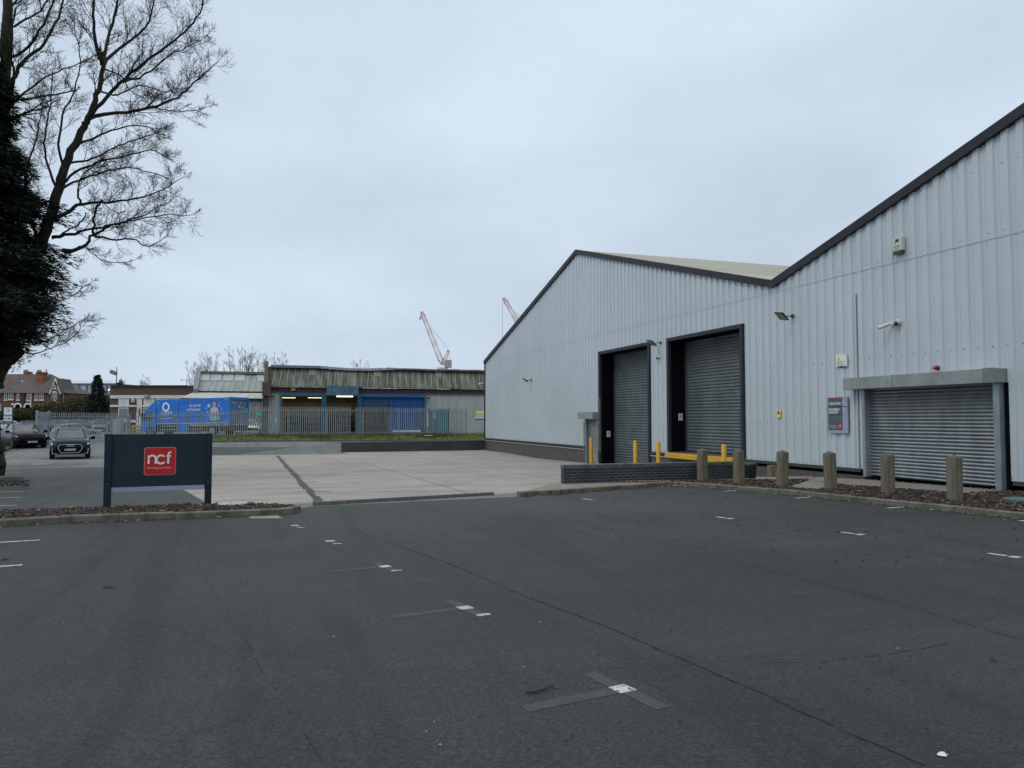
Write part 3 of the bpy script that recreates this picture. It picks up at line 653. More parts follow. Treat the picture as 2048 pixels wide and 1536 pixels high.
def cctv(c,lab):
    e=empty('bullet_camera',c,0,lab,'security camera'); a=MB().tube([(-.02,0,0),(-.05,0,0)],.07,14); a.tube([(-.05,0,0),(-.14,.02,-.01),(-.17,.05,-.02)],.025); a.build('mount',flat('camera_white',(.62,.63,.6),.4),e,local=True,smooth=True)
    b_=MB().tube([(-.13,.0,-.0),(-.17,.07,-.03),(-.27,.24,-.09)],[.045,.05,.05],14); b_.build('housing',MATS['camera_white'],e,local=True,smooth=True)
    d=MB().tube([(-.27,.24,-.09),(-.274,.247,-.092)],.042,14); d.build('lens',flat('lens_black',(.01,.01,.012),.1),e,local=True); return e
cctv(onX(1786,648,XW-.02),'white bullet camera on wall above the wide shutter')
cctv(onX(966,766,XW-.02)+Vector((0,.1,0)),'small white camera at far corner of the warehouse')
def dome(c,lab,s):
    e=empty('dome_camera',c,0,lab,'security camera'); MB().tube([(.02,0,0),(-.04,0,0),(-.1,0,0)],[.09*s,.095*s,.06*s],16).build('mount',flat('dome_white',(.55,.54,.5),.4),e,local=True,smooth=True)
    rows=[[(-.08-.07*s*math.cos(a)*1.0, .07*s*math.sin(a)*math.cos(t), .07*s*math.sin(a)*math.sin(t)-.03*s) for t in [i*math.pi/6 for i in range(13)]] for a in [k*math.pi/8 for k in range(5)]]
    MB().grid(rows).build('dome',flat('dome_dark',(.03,.028,.03),.15),e,local=True,smooth=True)
dome(onX(1797,645,XW-.02),'pale dome camera right of the bullet camera',1.); dome(onX(1318,715,XW-.02),'small dome camera under the middle floodlight',.9)
cb=MB(); p0=onX(1318,690,XW-.02); cb.tube([p0,p0-Vector((0,0,.62))],.01,6); tag(cb.build('cable',flat('cable_grey',(.3,.31,.32),.5),loc=p0),'thin cable between middle floodlight and dome camera','cable')
def wallbox(name,x0,y0,x1,y1,dep,mat,lab,cat,face=None):
    a=onX(x0,y0,XW-dep); b_=onX(x1,y1,XW-dep); c=(a+b_)/2; e=empty(name,(XW,c.y,min(a.z,b_.z)),0,lab,cat)
    MB().box((XW-dep,a.y,a.z),(XW-.001,b_.y,b_.z)).build('panel',mat,e,bevel=.004); return e,a,b_
def wt(name,s,size,y,z,X,mat,par,al='LEFT',sx=1,bold=0): return text(name,s,size,frameM((X,y,z),(0,-1,0),(0,0,1)),mat,par,.001,al,0,bold,sx)
WHT=flat('sign_white',(.72,.73,.72),.5); RED=flat('sign_red',(.55,.03,.03),.45); INK=flat('ink_dark',(.02,.025,.05),.6); YS=flat('sign_yellow',(.72,.55,.05),.5)
# alarm box JM
e,a,b_=wallbox('alarm_box',1785,477,1803,499,.13,flat('alarm_cream',(.60,.60,.52),.5),'cream alarm bell box high on wall marked JM','alarm box')
yc=(a.y+b_.y)/2; W_=abs(a.y-b_.y); HH=abs(a.z-b_.z); X_=XW-.132; zt=max(a.z,b_.z)
MB().box((XW-.132,a.y-.01,zt-HH-.1),(XW-.01,b_.y+.01,zt-HH-.002)).build('strobe_base',flat('strobe_dark',(.02,.05,.06),.3),e)
wt('lettering','JM',.145,yc,zt-.10,X_,INK,e,'CENTER',1,.004)
for i,w0 in enumerate((.7,.75,.5,.65)): MB().box((X_-.001,yc-W_*w0/2,zt-.22-i*.035),(X_+.004,yc+W_*w0/2,zt-.235-i*.035)).build('small_print',flat('print_grey',(.12,.12,.14),.6),e)
# siren
c=onX(1875,736,XW-.02); e=empty('siren',c,0,'small red round siren above the wide shutter box','siren'); MB().tube([(.03,0,0),(-.06,0,0)],.06,14).build('base',flat('siren_base',(.10,.012,.02),.4),e,local=True,smooth=30); MB().tube([(-.06,0,0),(-.12,0,0),(-.135,0,0)],[.045,.045,.02],14).build('sounder',flat('siren_red',(.35,.02,.03),.4),e,local=True,smooth=30)
# white warning sign
e,a,b_=wallbox('warning_sign',1671,711,1693.5,732,.03,WHT,'white warning sign with yellow triangle above the directory board','sign')
X_=XW-.034; zt=max(a.z,b_.z); yl=max(a.y,b_.y); W_=abs(a.y-b_.y); HH=abs(a.z-b_.z)
MB().prism([(X_,yl-.04,zt-.16),(X_,yl-.20,zt-.16),(X_,yl-.12,zt-.03)],(.003,0,0)).build('hazard_triangle',YS,e)
for i in range(4): MB().box((X_,yl-.05,zt-.20-i*.045),(X_+.003,yl-W_+.05+(i%2)*.1,zt-.212-i*.045)).build('small_print',MATS['print_grey'],e)
MB().box((XW-.03,yl-W_+.1,zt-HH-.035),(XW,yl-.15,zt-HH-.003)).build('batten',INK,e)
# yellow hazard sticker
e,a,b_=wallbox('hazard_sticker',1553,820,1561,836,.012,YS,'small yellow hazard sticker on wall between dock door and directory','sign')
MB().prism([(XW-.015,b_.y+.03,(a.z+b_.z)/2),(XW-.015,a.y-.03,(a.z+b_.z)/2),(XW-.015,(a.y+b_.y)/2,max(a.z,b_.z)-.02)],(.002,0,0)).build('hazard_triangle',INK,e)
# directory sign
yl=onX(1655.5,795,XW-.06).y; yr=onX(1694.5,795,XW-.06).y; zt=onX(1655,795,XW-.06).z; zb=onX(1656,866,XW-.06).z
e=empty('directory_sign',(XW,(yl+yr)/2,zb),0,'grey directory board reading COLLECTIONS and DELIVERIES / GOODS IN','sign')
MB().box((XW-.06,yl,zb),(XW-.002,yr,zt)).build('panel',pm('sign_lilac',(.30,.33,.42),(.26,.29,.38),3.,.4),e,bevel=.004)
wv_=yl-yr; ym=yl-wv_*.74; hv=zt-zb
MB().box((XW-.064,yl-.01,zt-hv*.915),(XW-.0605,ym,zt-.005)).build('dark_panel',pm('sign_slate',(.07,.095,.115),(.055,.075,.095),3.,.45),e)
MB().box((XW-.067,yl-.01,zt-.035),(XW-.0645,ym,zt-.006)).build('red_band',RED,e)
MB().box((XW-.066,yl-.03,zt-hv*.255),(XW-.0645,yr+.002,zt-hv*.272)).build('divider',INK,e)
MB().box((XW-.066,yl-.03,zt-hv*.49),(XW-.0645,ym+.01,zt-hv*.503)).build('divider',INK,e)
def fit(name,s,size,y,z,width,mat,par,X,bold=0):
    o=wt(name,s,size,y,z,X,mat,par,'LEFT',1,bold); ys_=[v.co.y for v in o.data.vertices]; w=max(ys_)-min(ys_); k=width/w; yo=y-par.location.y
    for v in o.data.vertices: v.co.y=yo+(v.co.y-yo)*k
    return o
LX=XW-.0665
fit('lettering','COLLECTIONS',.10,yl-.045,zt-hv*.18,wv_*.62,WHT,e,LX,.003); fit('lettering','>',.14,ym-.03,zt-hv*.175,.07,WHT,e,XW-.0625)
fit('lettering','DELIVERIES /',.10,yl-.045,zt-hv*.345,wv_*.57,WHT,e,LX,.003); fit('lettering','GOODS IN',.10,yl-.045,zt-hv*.425,wv_*.46,WHT,e,LX,.003); fit('lettering','>',.14,ym-.03,zt-hv*.345,.07,WHT,e,XW-.0625)
for i,w0 in enumerate((.36,.40)): MB().box((LX,yl-.05,zt-hv*(.785+i*.05)),(LX+.002,yl-.05-wv_*w0,zt-hv*(.80+i*.05))).build('small_print',flat('print_pale',(.45,.47,.48),.6),e)
cc=Vector((LX-.0,ym+.11,zt-hv*.80)); MB().box((LX,cc.y-.065,cc.z-.065),(LX+.002,cc.y+.065,cc.z+.065)).build('logo_square',RED,e); fit('logo_lettering','ncf',.07,cc.y+.05,cc.z+.005,.10,WHT,e,LX-.0015)
# small no-entry notices in the reveals (on the far jamb, facing -Y)
for d,px,py,lab in ((D1,1217,868,'small white no-entry notice inside the left dock door recess'),(D2,1361,834,'small white no-entry notice inside the right dock door recess')):
    q=onY(px,py,d[1]-.01); e=empty('notice',q,0,lab,'notice'); MB().box((-.10,-.006,-.15),(.10,.004,.15)).build('panel',WHT,e,local=True)
    ring=[(.065*math.cos(t),.065*math.sin(t)) for t in [i*math.pi/8 for i in range(17)]]; rb=MB(); stroke(rb,ring,.018,frameM((0,-.007,.04),(1,0,0),(0,0,1)),.002); stroke(rb,[(-.045,.045),(.045,-.045)],.018,frameM((0,-.0075,.04),(1,0,0),(0,0,1)),.002); rb.box((-.07,-.009,-.12),(.07,-.0065,-.08)); rb.build('prohibition_symbol',RED,e,local=True)
    MB().box((-.03,-.0068,.0),(.03,-.0062,.07)).build('pictogram',INK,e,local=True)
# downpipe & junk at the personnel door
q=onX(1207,900,XW-.1); CG=flat('conduit_grey',(.16,.17,.17),.5); MB().tube([(XW-.08,DP[1]+.25,-.5),(XW-.08,DP[1]+.25,1.3)],.03,8).build('conduit',CG,wh); MB().tube([(XW-.06,DP[0]-.42,-.2),(XW-.06,DP[0]-.42,2.6)],.022,8).build('conduit',CG,wh)
e=empty('door_barrier',(XW-.35,DP[0]-.1,-.84),0,'small yellow metal frame propped between narrow shutter and dock door','barrier')
MB().bar((0,0,0),(0,0,.85),.07,.05).build('post',M_YEL,e,local=True); MB().bar((0,-.02,.55),(-.05,-.95,.0),.03).build('brace',M_YEL,e,local=True); MB().bar((0,.03,.5),(-.1,.35,.0),.03).build('brace',M_TRIM,e,local=True)
# ---------------------------------------------------------------- yellow bollards
def ybollard(px,X,ztop,lab,h):
    d,w=ray(px,880); t=X/d.x; y=d.y*t; z0=G(X,y); h=ztop-z0
    e=empty('steel_bollard',(X,y,z0),0,lab,'bollard','yellow bollards at the dock doors')
    MB().tube([(0,0,-.05),(0,0,h-.03),(0,0,h-.008),(0,0,h)],[.085,.085,.07,.03],20).build('post',M_YEL,e,local=True,smooth=40)
    MB().tube([(0,0,0),(0,0,.015)],.12,16).build('base_plate',pm('bollard_base',(.08,.08,.075),(.12,.12,.11),5.,.8),e,local=True)
for px,X,zt,lab in ((1182,15.7,.57,'yellow steel bollard with rust marks before the narrow shutter'),(1270.5,14.9,.61,'yellow steel bollard before the lower right of left dock door'),(1316.5,15.2,.60,'yellow steel bollard between the two dock doors'),(1447.5,15.6,.62,'yellow steel bollard before the yellow dock lip')): ybollard(px,X,zt,lab,1)
# ---------------------------------------------------------------- timber bollards
m,nt,b,L=base('weathered_timber'); tcn=nd(nt,'ShaderNodeTexCoord').outputs['Object']
gf=noise(nt,L,tcn,1.,6,.65,stretch=(28,28,1.6)); col=ramp(nt,L,gf,[(.3,(.065,.052,.036)),(.5,(.14,.118,.085)),(.7,(.23,.2,.15))])
col=mix(nt,L,ramp(nt,L,noise(nt,L,tcn,3.,4,w=3),[(.5,0),(.7,.5)]),col,(.10,.115,.045)); L(col,b.inputs['Base Color']); b.inputs['Roughness'].default_value=.9; bump(nt,L,b,gf,.5,.01); M_TIM=m
tb=None; TB=[(1405,962,.90,'timber bollard at kerb corner nearest the dark brick wall'),(1478,967,.93,'timber bollard second from the dark brick wall, before black bin'),(1564.5,972,.93,'timber bollard third from the brick wall, under yellow sticker'),(1662,978,.92,'timber bollard standing below the directory board beside a slab'),(1776,987,.92,'timber bollard before left part of the galvanised shutter'),(1910,1000,.94,'nearest and largest timber bollard before right part of galvanised shutter')]
for i,(px,py,h,lab) in enumerate(TB):
    c=gr(px,py,.10); 
    if tb is None:
        tb=empty('timber_bollard',c,0,lab,'bollard','square timber bollards along the kerb'); s=.108
        a=MB(); a.hexa([(-s,-s,-.15),(s,-s,-.15),(s,s,-.15),(-s,s,-.15),(-s,-s,.86),(s,-s,.86),(s,s,.86),(-s,s,.86)]); a.build('post',M_TIM,tb,local=True,bevel=.012)
        a=MB(); n=len(a.v); a.v+=[(-s,-s,.861),(s,-s,.861),(s,s,.861),(-s,s,.861),(0,0,.925)]; a.f+=[(0,1,4),(1,2,4),(2,3,4),(3,0,4),(3,2,1,0)]; a.build('pyramid_cap',pm('timber_end',(.13,.115,.09),(.07,.06,.045),9.,.9),tb,local=True)
        o=tb
    else: o=copy_tree(tb)
    o.location=c; o['label']=lab; o.rotation_euler=((.02,-.025,.012,-.02,.03,-.012)[i],(-.015,.02,.025,-.02,-.01,.022)[i],[.2,.16,.05,.0,-.16,-.02][i])
# ---------------------------------------------------------------- dark brick walls
M_COPE=pm('brick_cope',(.10,.12,.11),(.05,.055,.055),4.,.5)
def bwall(p,q,zt,zb,th,lab,mat):
    p=Vector(p); q=Vector(q); e=empty('brick_wall',((p.x+q.x)/2,(p.y+q.y)/2,zb),0,lab,'wall'); d=(q-p).normalized(); n=Vector((-d.y,d.x))*th
    P=[p,q,q+n,p+n]; MB().hexa([(v.x,v.y,zb-.2) for v in P]+[(v.x,v.y,zt-.10) for v in P]).build('brickwork',mat,e)
    o=d*.012; m_=n.normalized()*.012; P2=[p-o-m_,q+o-m_,q+n+o+m_,p+n-o+m_]; MB().hexa([(v.x,v.y,zt-.10) for v in P2]+[(v.x,v.y,zt) for v in P2]).build('coping',M_COPE,e,bevel=.01); return e
wl=onY(1128,930,19.35); wr=onY(1492,924,19.2)
bwall((wl.x,19.35),(13.5,19.35),.26,-.45,.22,'near low dark blue brick wall beside the kerb and timber bollards',M_BLU)
bwall((5.72,54.55),(16.75,56.95),-.10,-.95,.3,'far low dark brick wall below the grass verge, joining warehouse corner',M_BLU)
# black bin behind wall
bc=Vector((13.62,19.12,G(13.62,19.12)+.09)); e=empty('wheelie_bin',bc,.1,'black bin with lid at the end of the near brick wall','bin'); MB().hexa([(-.13,-.15,.05),(.13,-.15,.05),(.13,.15,.05),(-.13,.15,.05),(-.15,-.18,.44),(.15,-.18,.44),(.15,.18,.44),(-.15,.18,.44)]).build('body',pm('bin_black',(.012,.014,.018),(.025,.028,.03),4.,.4),e,local=True,bevel=.02)
MB().hexa([(-.17,-.2,.44),(.17,-.2,.44),(.17,.2,.44),(-.17,.2,.44),(-.14,-.16,.49),(.14,-.16,.49),(.14,.16,.51),(-.14,.16,.51)]).build('lid',MATS['bin_black'],e,local=True,bevel=.015)
sp_=gr(1545,956,.1); e=tag(MB().box((-.1,-.1,-.05),(.1,.1,.33)).build('timber_stump',M_TIM,bevel=.01),'short mossy timber stump behind the third timber bollard','stump'); e.location=sp_+Vector((.5,.7,0))
gc=gr(2044,1004,.1); e=tag(MB().tube([(0,0,0),(0,0,.06),(0,0,.08)],[.33,.33,.26],22).build('inspection_cover',flat('green_cover',(.07,.13,.11),.5),smooth=40),'round green inspection cover in bark at right edge','inspection cover'); e.location=gc
gc=gr(466,1010,.1); e=tag(MB().tube([(0,0,.0),(0,0,.035)],.28,20).build('drain_cover',pm('cover_concrete',(.42,.42,.4),(.3,.3,.28),9.,.8),smooth=40),'pale round drain cover in the bark right of the dark sign','drain cover'); e.location=gc
gc=gr(548,1033); q=MB(); sheet(poly_ok([tuple(gr(x,y).xy) for x,y in ((500,1039),(566,1038),(555,1032),(497,1034))]),.012,q); tag(q.build('cover_plate',M_PAVE),'grey rectangular cover plate in asphalt before the kerb end','cover plate')
# ---------------------------------------------------------------- ncf sign
pl_=gr(214,1017,.085); pr_=gr(415.5,1010,.085)
d=(pr_-pl_); d.z=0; Ls=d.length; rz=math.atan2(d.y,d.x)
hL=at(213,868,pl_.x*SA+pl_.y*CA).z-pl_.z
e=empty('company_sign',pl_,rz,'large dark navy board on two posts with red ncf square, standing in the bark bed','sign')
M_NAVY=pm('navy_panel',(.013,.022,.034),(.017,.028,.041),1.5,.65,spec=.25); M_NAVYP=pm('navy_post',(.006,.014,.024),(.009,.019,.032),3.,.55,spec=.25)
zb=0; pw=.085
for k,x in enumerate((0,Ls)):
    zz=-.1 if k==0 else (pr_.z-pl_.z)-.1
    MB().box((x-.062,-.06,zz),(x+.062,.06,hL)).build('post',M_NAVYP,e,local=True,bevel=.006)
px0,px1=.064,Ls-.064
zs=hL*(1-(973-868)/(1014-868.))  # bottom of dark panel
MB().box((px0,-.035,zs),(px1,.035,hL-.008)).build('panel',M_NAVY,e,local=True)
MB().box((px0,-.036,zs-.085),(px1,.034,zs-.002)).build('light_strip',pm('strip_lilac',(.27,.31,.42),(.24,.28,.38),3.,.5),e,local=True)
cx=px0+(px1-px0)*.507; cz=hL-.535+.02; hs=.262
def rrect(cx,cz,hw,hh,r,y,n=5):
    o=[]
    for (sx_,sz_,a0) in ((1,1,0),(-1,1,90),(-1,-1,180),(1,-1,270)):
        for i in range(n+1):
            a=math.radians(a0+90*i/n); o.append((cx+sx_*(hw-r)+r*math.cos(a),y,cz+sz_*(hh-r)+r*math.sin(a)))
    return o
MB().prism(rrect(cx,cz,hs+.012,hs*.95+.012,.045,-.038),(0,.003,0)).build('logo_border',flat('logo_border',(.5,.2,.2),.5),e,local=True)
MB().prism(rrect(cx,cz,hs,hs*.95,.037,-.0405),(0,.003,0)).build('logo_square',flat('logo_red',(.47,.004,.008),.45),e,local=True)
LT=MB(); FM=frameM((cx,-.0405,cz+.03),(1,0,0),(0,0,1)); sw=.033
def arc(cx_,cy_,rx,ry,a0,a1,n=14): return [(cx_+rx*math.cos(math.radians(lerp(a0,a1,i/n))),cy_+ry*math.sin(math.radians(lerp(a0,a1,i/n)))) for i in range(n+1)]
x0=-.195
stroke(LT,[(x0,-.075),(x0,.075)],sw,FM); stroke(LT,arc(x0+.06,.012,.06,.065,180,0)+[(x0+.12,-.075)],sw,FM)
stroke(LT,arc(.015,.0,.075,.077,45,318,18),sw,FM)
stroke(LT,[(.14,-.075),(.14,.09)]+arc(.178,.09,.038,.042,180,80,6)[1:],sw,FM); stroke(LT,[(.108,.062),(.185,.062)],sw*.9,FM)
LT.build('ncf_lettering',flat('logo_white',(.78,.77,.75),.5),e,local=True)
for x_ in (.0,Ls):
    for z_ in (hL-.08,zs+.06): MB().tube([(x_,-.061,z_),(x_,-.066,z_)],.012,8).build('fixing_bolt',flat('bolt_grey',(.12,.13,.14),.4) if 'bolt_grey' not in MATS else MATS['bolt_grey'],e,local=True)
for t_ in (.333,.667): MB().box((lerp(px0,px1,t_)-.0015,-.0362,zs),(lerp(px0,px1,t_)+.0015,-.0352,hL-.008)).build('panel_joint',M_NAVYP,e,local=True)
text('tagline','furnishing your home...',.045,mw(e)@frameM((cx,-.0405,cz-.125),(1,0,0),(0,0,1)),flat('logo_white2',(.72,.6,.6),.5),e,.001,'CENTER',0,.0,1.02)
# ---------------------------------------------------------------- fences
M_PAL=pm('palisade_steel',(.30,.33,.34),(.22,.25,.26),2.,.5,.45)
def pale(mb,x,y,z0,z1,dx,dy,w=.065,lean=0,n=(0,-1)):
    a=Vector((dx,dy,0))*w/2; nn_=Vector((n[0],n[1],0))*.012
    p=Vector((x,y,z0)); q=Vector((x+dx*lean,y+dy*lean,z1)); 
    mb.hexa([p-a,p+a,p+a+nn_,p-a+nn_,q-a-Vector((0,0,.09)),q+a-Vector((0,0,.09)),q+a+nn_-Vector((0,0,.09)),q-a+nn_-Vector((0,0,.09))])
    t=Vector((0,0,0)); mb.hexa([q-a-Vector((0,0,.089)),q+a-Vector((0,0,.089)),q+a+nn_-Vector((0,0,.089)),q-a+nn_-Vector((0,0,.089)),q-a*.3+t,q+a*.3+t,q+a*.3+nn_+t,q-a*.3+nn_+t])
def palisade(P,zts,zbs,lab,pitch=.162,bay=2.75,cat='fence',gap=()):
    """P: [(x,y)..] polyline with top and base heights at each vertex"""
    e=empty('palisade_fence',(P[0][0],P[0][1],zbs[0]),0,lab,cat)
    for i in range(len(P)-1):
        a=Vector(P[i]); b_=Vector(P[i+1]); l=(b_-a).length; d=(b_-a).normalized(); n=(d.y,-d.x); nb=max(1,round(l/bay))
        for k in range(nb):
            s0,s1=k/nb,(k+1)/nb; pn=MB(); m_=max(1,round(l/nb/pitch))
            for j in range(m_):
                t=s0+(s1-s0)*(j+.5)/m_; p=a.lerp(b_,t); zt=lerp(zts[i],zts[i+1],t); z0=lerp(zbs[i],zbs[i+1],t)
                if R.random()<.012: continue
                pale(pn,p.x,p.y,z0,zt+R.uniform(-.012,.012),d.x,d.y,lean=R.gauss(0,.008),n=n)
            pn.build('pale_panel',M_PAL,e,fix=False)
            for zz in (-.26,None):
                r0,r1=a.lerp(b_,s0),a.lerp(b_,s1); h0=(lerp(zts[i],zts[i+1],s0)-.32) if zz else lerp(zbs[i],zbs[i+1],s0)+.28; h1=(lerp(zts[i],zts[i+1],s1)-.32) if zz else lerp(zbs[i],zbs[i+1],s1)+.28
                MB().bar((r0.x-n[0]*.03,r0.y-n[1]*.03,h0),(r1.x-n[0]*.03,r1.y-n[1]*.03,h1),.05).build('rail',M_PAL,e)
            p=a.lerp(b_,s0); MB().box((p.x-.02-n[0]*.05,p.y-.03-n[1]*.05,lerp(zbs[i],zbs[i+1],s0)-.05),(p.x+.02-n[0]*.05,p.y+.03-n[1]*.05,lerp(zts[i],zts[i+1],s0)-.3)).build('post',M_PAL,e)
    return e
R.seed(31)
fR=onY(985,815,64.); fM=onY(500,813,64.); fL=onY(440,822,64.); fLL=onY(270,826,64.)
palisade([(17.2,64.),(fM.x,64.)],[2.47,2.50],[.08,.08],'long galvanised palisade fence on the grass verge before the blue doors')
palisade([(fM.x-.12,64.),(fL.x,64.),(fLL.x,64.)],[2.38,2.14,1.98],[.02,-.05,-.12],'lower palisade fence section in front of the blue lorry')
q0=at(74,823,52.5); q1=at(262,826,61.5)
gq=lambda p:G(p.x,p.y)
gate0=at(98,824,54.)
palisade([(q1.x,q1.y),(gate0.x,gate0.y)],[q1.z,gate0.z],[gq(q1)+.05,gq(gate0)+.05],'palisade fence running back along the road behind the blue car')
# palisade gate leaf at its end
e=empty('palisade_gate',(gate0.x,gate0.y,gq(gate0)),0,'closed double palisade gate at the left end of the fence','gate')
pn=MB(); dv=(q0-gate0); dv.z=0; l=dv.length; dv.normalize(); nv=(dv.y,-dv.x)
m_=int(l/.13)
for j in range(m_): p=gate0+dv*(l*(j+.5)/m_); pale(pn,p.x,p.y,gq(gate0)+.08,lerp(gate0.z,q0.z,(j+.5)/m_),dv.x,dv.y,.085,0,nv)
pn.build('pale_panel',pm('gate_steel',(.30,.35,.39),(.24,.29,.33),2.,.5,.3),e,fix=False)
for t in (0,1.): p=gate0.lerp(q0,t); MB().box((p.x-.07,p.y-.07,gq(gate0)-.1),(p.x+.07,p.y+.07,p.z+.08)).build('gate_post',M_PAL,e)
for t in (.2,.85): 
    a=Vector((gate0.x,gate0.y,lerp(gq(gate0),gate0.z,t))); b_=Vector((q0.x,q0.y,lerp(gq(q0),q0.z,t))); MB().bar(a,b_,.05).build('rail',M_PAL,e)
# inner gate near lorry front
ga=at(214,831,63.5); gb=at(258,829,63.5)
e=empty('steel_gate',(ga.x,ga.y,G(ga.x,ga.y)),0,'pale steel gate with sheet panel between fence and blue lorry','gate')
ab=(gb-ga); ab.z=0
MB().bar((ga.x,ga.y,0),(ga.x,ga.y,1.85),.12).build('gate_post',M_PAL,e); MB().bar((gb.x,gb.y,0),(gb.x,gb.y,1.85),.12).build('gate_post',M_PAL,e)
sp_=MB(); 
for k in range(10): p=ga+ab*((k+.5)/10); pale(sp_,p.x,p.y,.1,1.75,1,0,.1,0,(0,-1))
sp_.build('pale_panel',M_PAL,e,fix=False); p=ga+ab*.5; MB().box((p.x-.35,p.y-.05,.1),(p.x+.35,p.y-.02,1.5)).build('sheet_panel',pm('sheet_pale',(.42,.45,.46),(.34,.37,.38),2.,.5,.3),e)
# signs on the right end of the fence
for (x0,y0,x1,y1,mat,lab) in ((952,822,968,833,flat('notice_yellow_white',(.7,.6,.12),.5),'yellow and white notice on fence near the warehouse corner'),(950,834,970,841,flat('notice_blue',(.02,.28,.6),.5),'bright blue notice below the yellow one on the fence')):
    a=onY(x0,y0,63.9); b_=onY(x1,y1,63.9); e=empty('fence_notice',((a.x+b_.x)/2,63.9,b_.z),0,lab,'notice'); MB().box((a.x,63.88,b_.z),(b_.x,63.9,a.z)).build('panel',mat,e)
    if 'yellow' in lab: MB().box((a.x,63.872,lerp(b_.z,a.z,.6)),(b_.x,63.878,a.z)).build('white_header',WHT,e)
    else: 
        for k in range(4): q_=lerp(a.x,b_.x,(k+.5)/4.2); MB().box((q_-.04,63.872,lerp(b_.z,a.z,.3)),(q_+.04,63.878,lerp(b_.z,a.z,.7))).build('white_symbol',WHT,e)
a=onY(512,825,63.9); b_=onY(524,832,63.9); tag(MB().box((a.x,63.87,b_.z),(b_.x,63.89,a.z)).build('green_notice',flat('notice_green',(.06,.40,.30),.5)),'small green notice on the fence right of the lorry','notice')
# ---------------------------------------------------------------- grass verge
def kY(X): 
    w=lerp(57,61,(X+2.5)/8) if X<5.5 else lerp(61,64.,(X-5.5)/11.5)
    return (w-X*SA)/CA
def V(X,Y):
    k=kY(X); t=max(0,min(1,(Y-k)/(64-k))); return lerp(G(X,k)+.12,.12 if X>-5 else .0,t**.8)
vg=MB(); rows=[]
for i in range(0,67):
    X=-9+i*.44; k=kY(X); rows.append([(X,lerp(k,64.6,j/8),V(X,lerp(k,64.6,j/8))+R.uniform(-.03,.03)*(j>0)) for j in range(9)])
vg.grid(rows); struct(vg.build('verge',pm('verge_soil',(.10,.13,.035),(.06,.085,.025),2.,.95,c3=(.12,.095,.05),s3=1.4,f3=.58),smooth=True))
kr=MB()
for i in range(66):
    X=-9+i*.44; X2=X+.435; kr.hexa([(X,kY(X)-.12,G(X,kY(X))-.2),(X2,kY(X2)-.12,G(X2,kY(X2))-.2),(X2,kY(X2),G(X2,kY(X2))-.2),(X,kY(X),G(X,kY(X))-.2),(X,kY(X)-.12,G(X,kY(X))+.12),(X2,kY(X2)-.12,G(X2,kY(X2))+.12),(X2,kY(X2),G(X2,kY(X2))+.12),(X,kY(X),G(X,kY(X))+.12)])
struct(kr.build('verge_kerb',M_KERB))
gm=[MB(),MB(),MB()]; R.seed(41)
from mathutils import noise as mn
for i in range(25000):
    X=R.uniform(-7,20); k=kY(X); Y=k+(64.4-k)*R.random()**.9; d_=mn.noise(Vector((X*.5,Y*.8,1.)))
    h=R.uniform(.05,.13)*(1+1.1*max(0,d_)*1.6+(.8 if Y>63.5 else 0)); a=R.uniform(0,3.14); w=.02; z=V(X,Y)-.02
    lx,ly=R.gauss(0,.07),R.gauss(0,.07); ca,sa=math.cos(a)*w,math.sin(a)*w
    r=R.random()+d_*.4; gm[0 if r<.5 else 1 if r<.86 else 2].poly([(X-ca,Y-sa,z),(X+ca,Y+sa,z),(X+lx,Y+ly,z+h)])
for mb_,c,lab in zip(gm,((.12,.17,.035),(.19,.235,.06),(.30,.28,.12)),('mid green grass on the verge below the palisade fence','lighter green grass tufts on the verge below the fence','straw coloured dry grass blades on the fence verge')):
    stuff(mb_.build('grass',pm('grass_%s'%('mid','light','dry')[gm.index(mb_)],c,tuple(x*.6 for x in c),1.,.9),fix=False),lab,'grass')
R.seed(43); wdm=MB()
for (cx_,cy_,n_,rr) in ((4.7,62.9,260,.6),(14.3,63.2,260,.8),(1.,63.3,150,.6),(9.3,63.4,120,.6)):
    for i in range(n_):
        x=cx_+R.gauss(0,rr); y=cy_+R.gauss(0,.25); h=R.uniform(.15,.5); a=R.uniform(0,3.14); z=V(x,y); lx,ly=R.gauss(0,.14),R.gauss(0,.1); ca,sa=math.cos(a)*.03,math.sin(a)*.03
        wdm.poly([(x-ca,y-sa,z),(x+ca,y+sa,z),(x+lx,y+ly,z+h)])
stuff(wdm.build('weeds',pm('weed_dark',(.07,.09,.025),(.09,.065,.035),3.,.9),fix=False),'darker weeds growing up against the palisade fence','weeds')
lit=gr(905,877,.1)
tag(MB().box((-.35,-.15,0),(.35,.15,.05)).build('board_scrap',flat('scrap_cream',(.65,.62,.5),.6),loc=None),'cream scrap of board lying on the grass verge','board'); bpy.data.objects['board_scrap'].location=(13.6,62.9,.1)
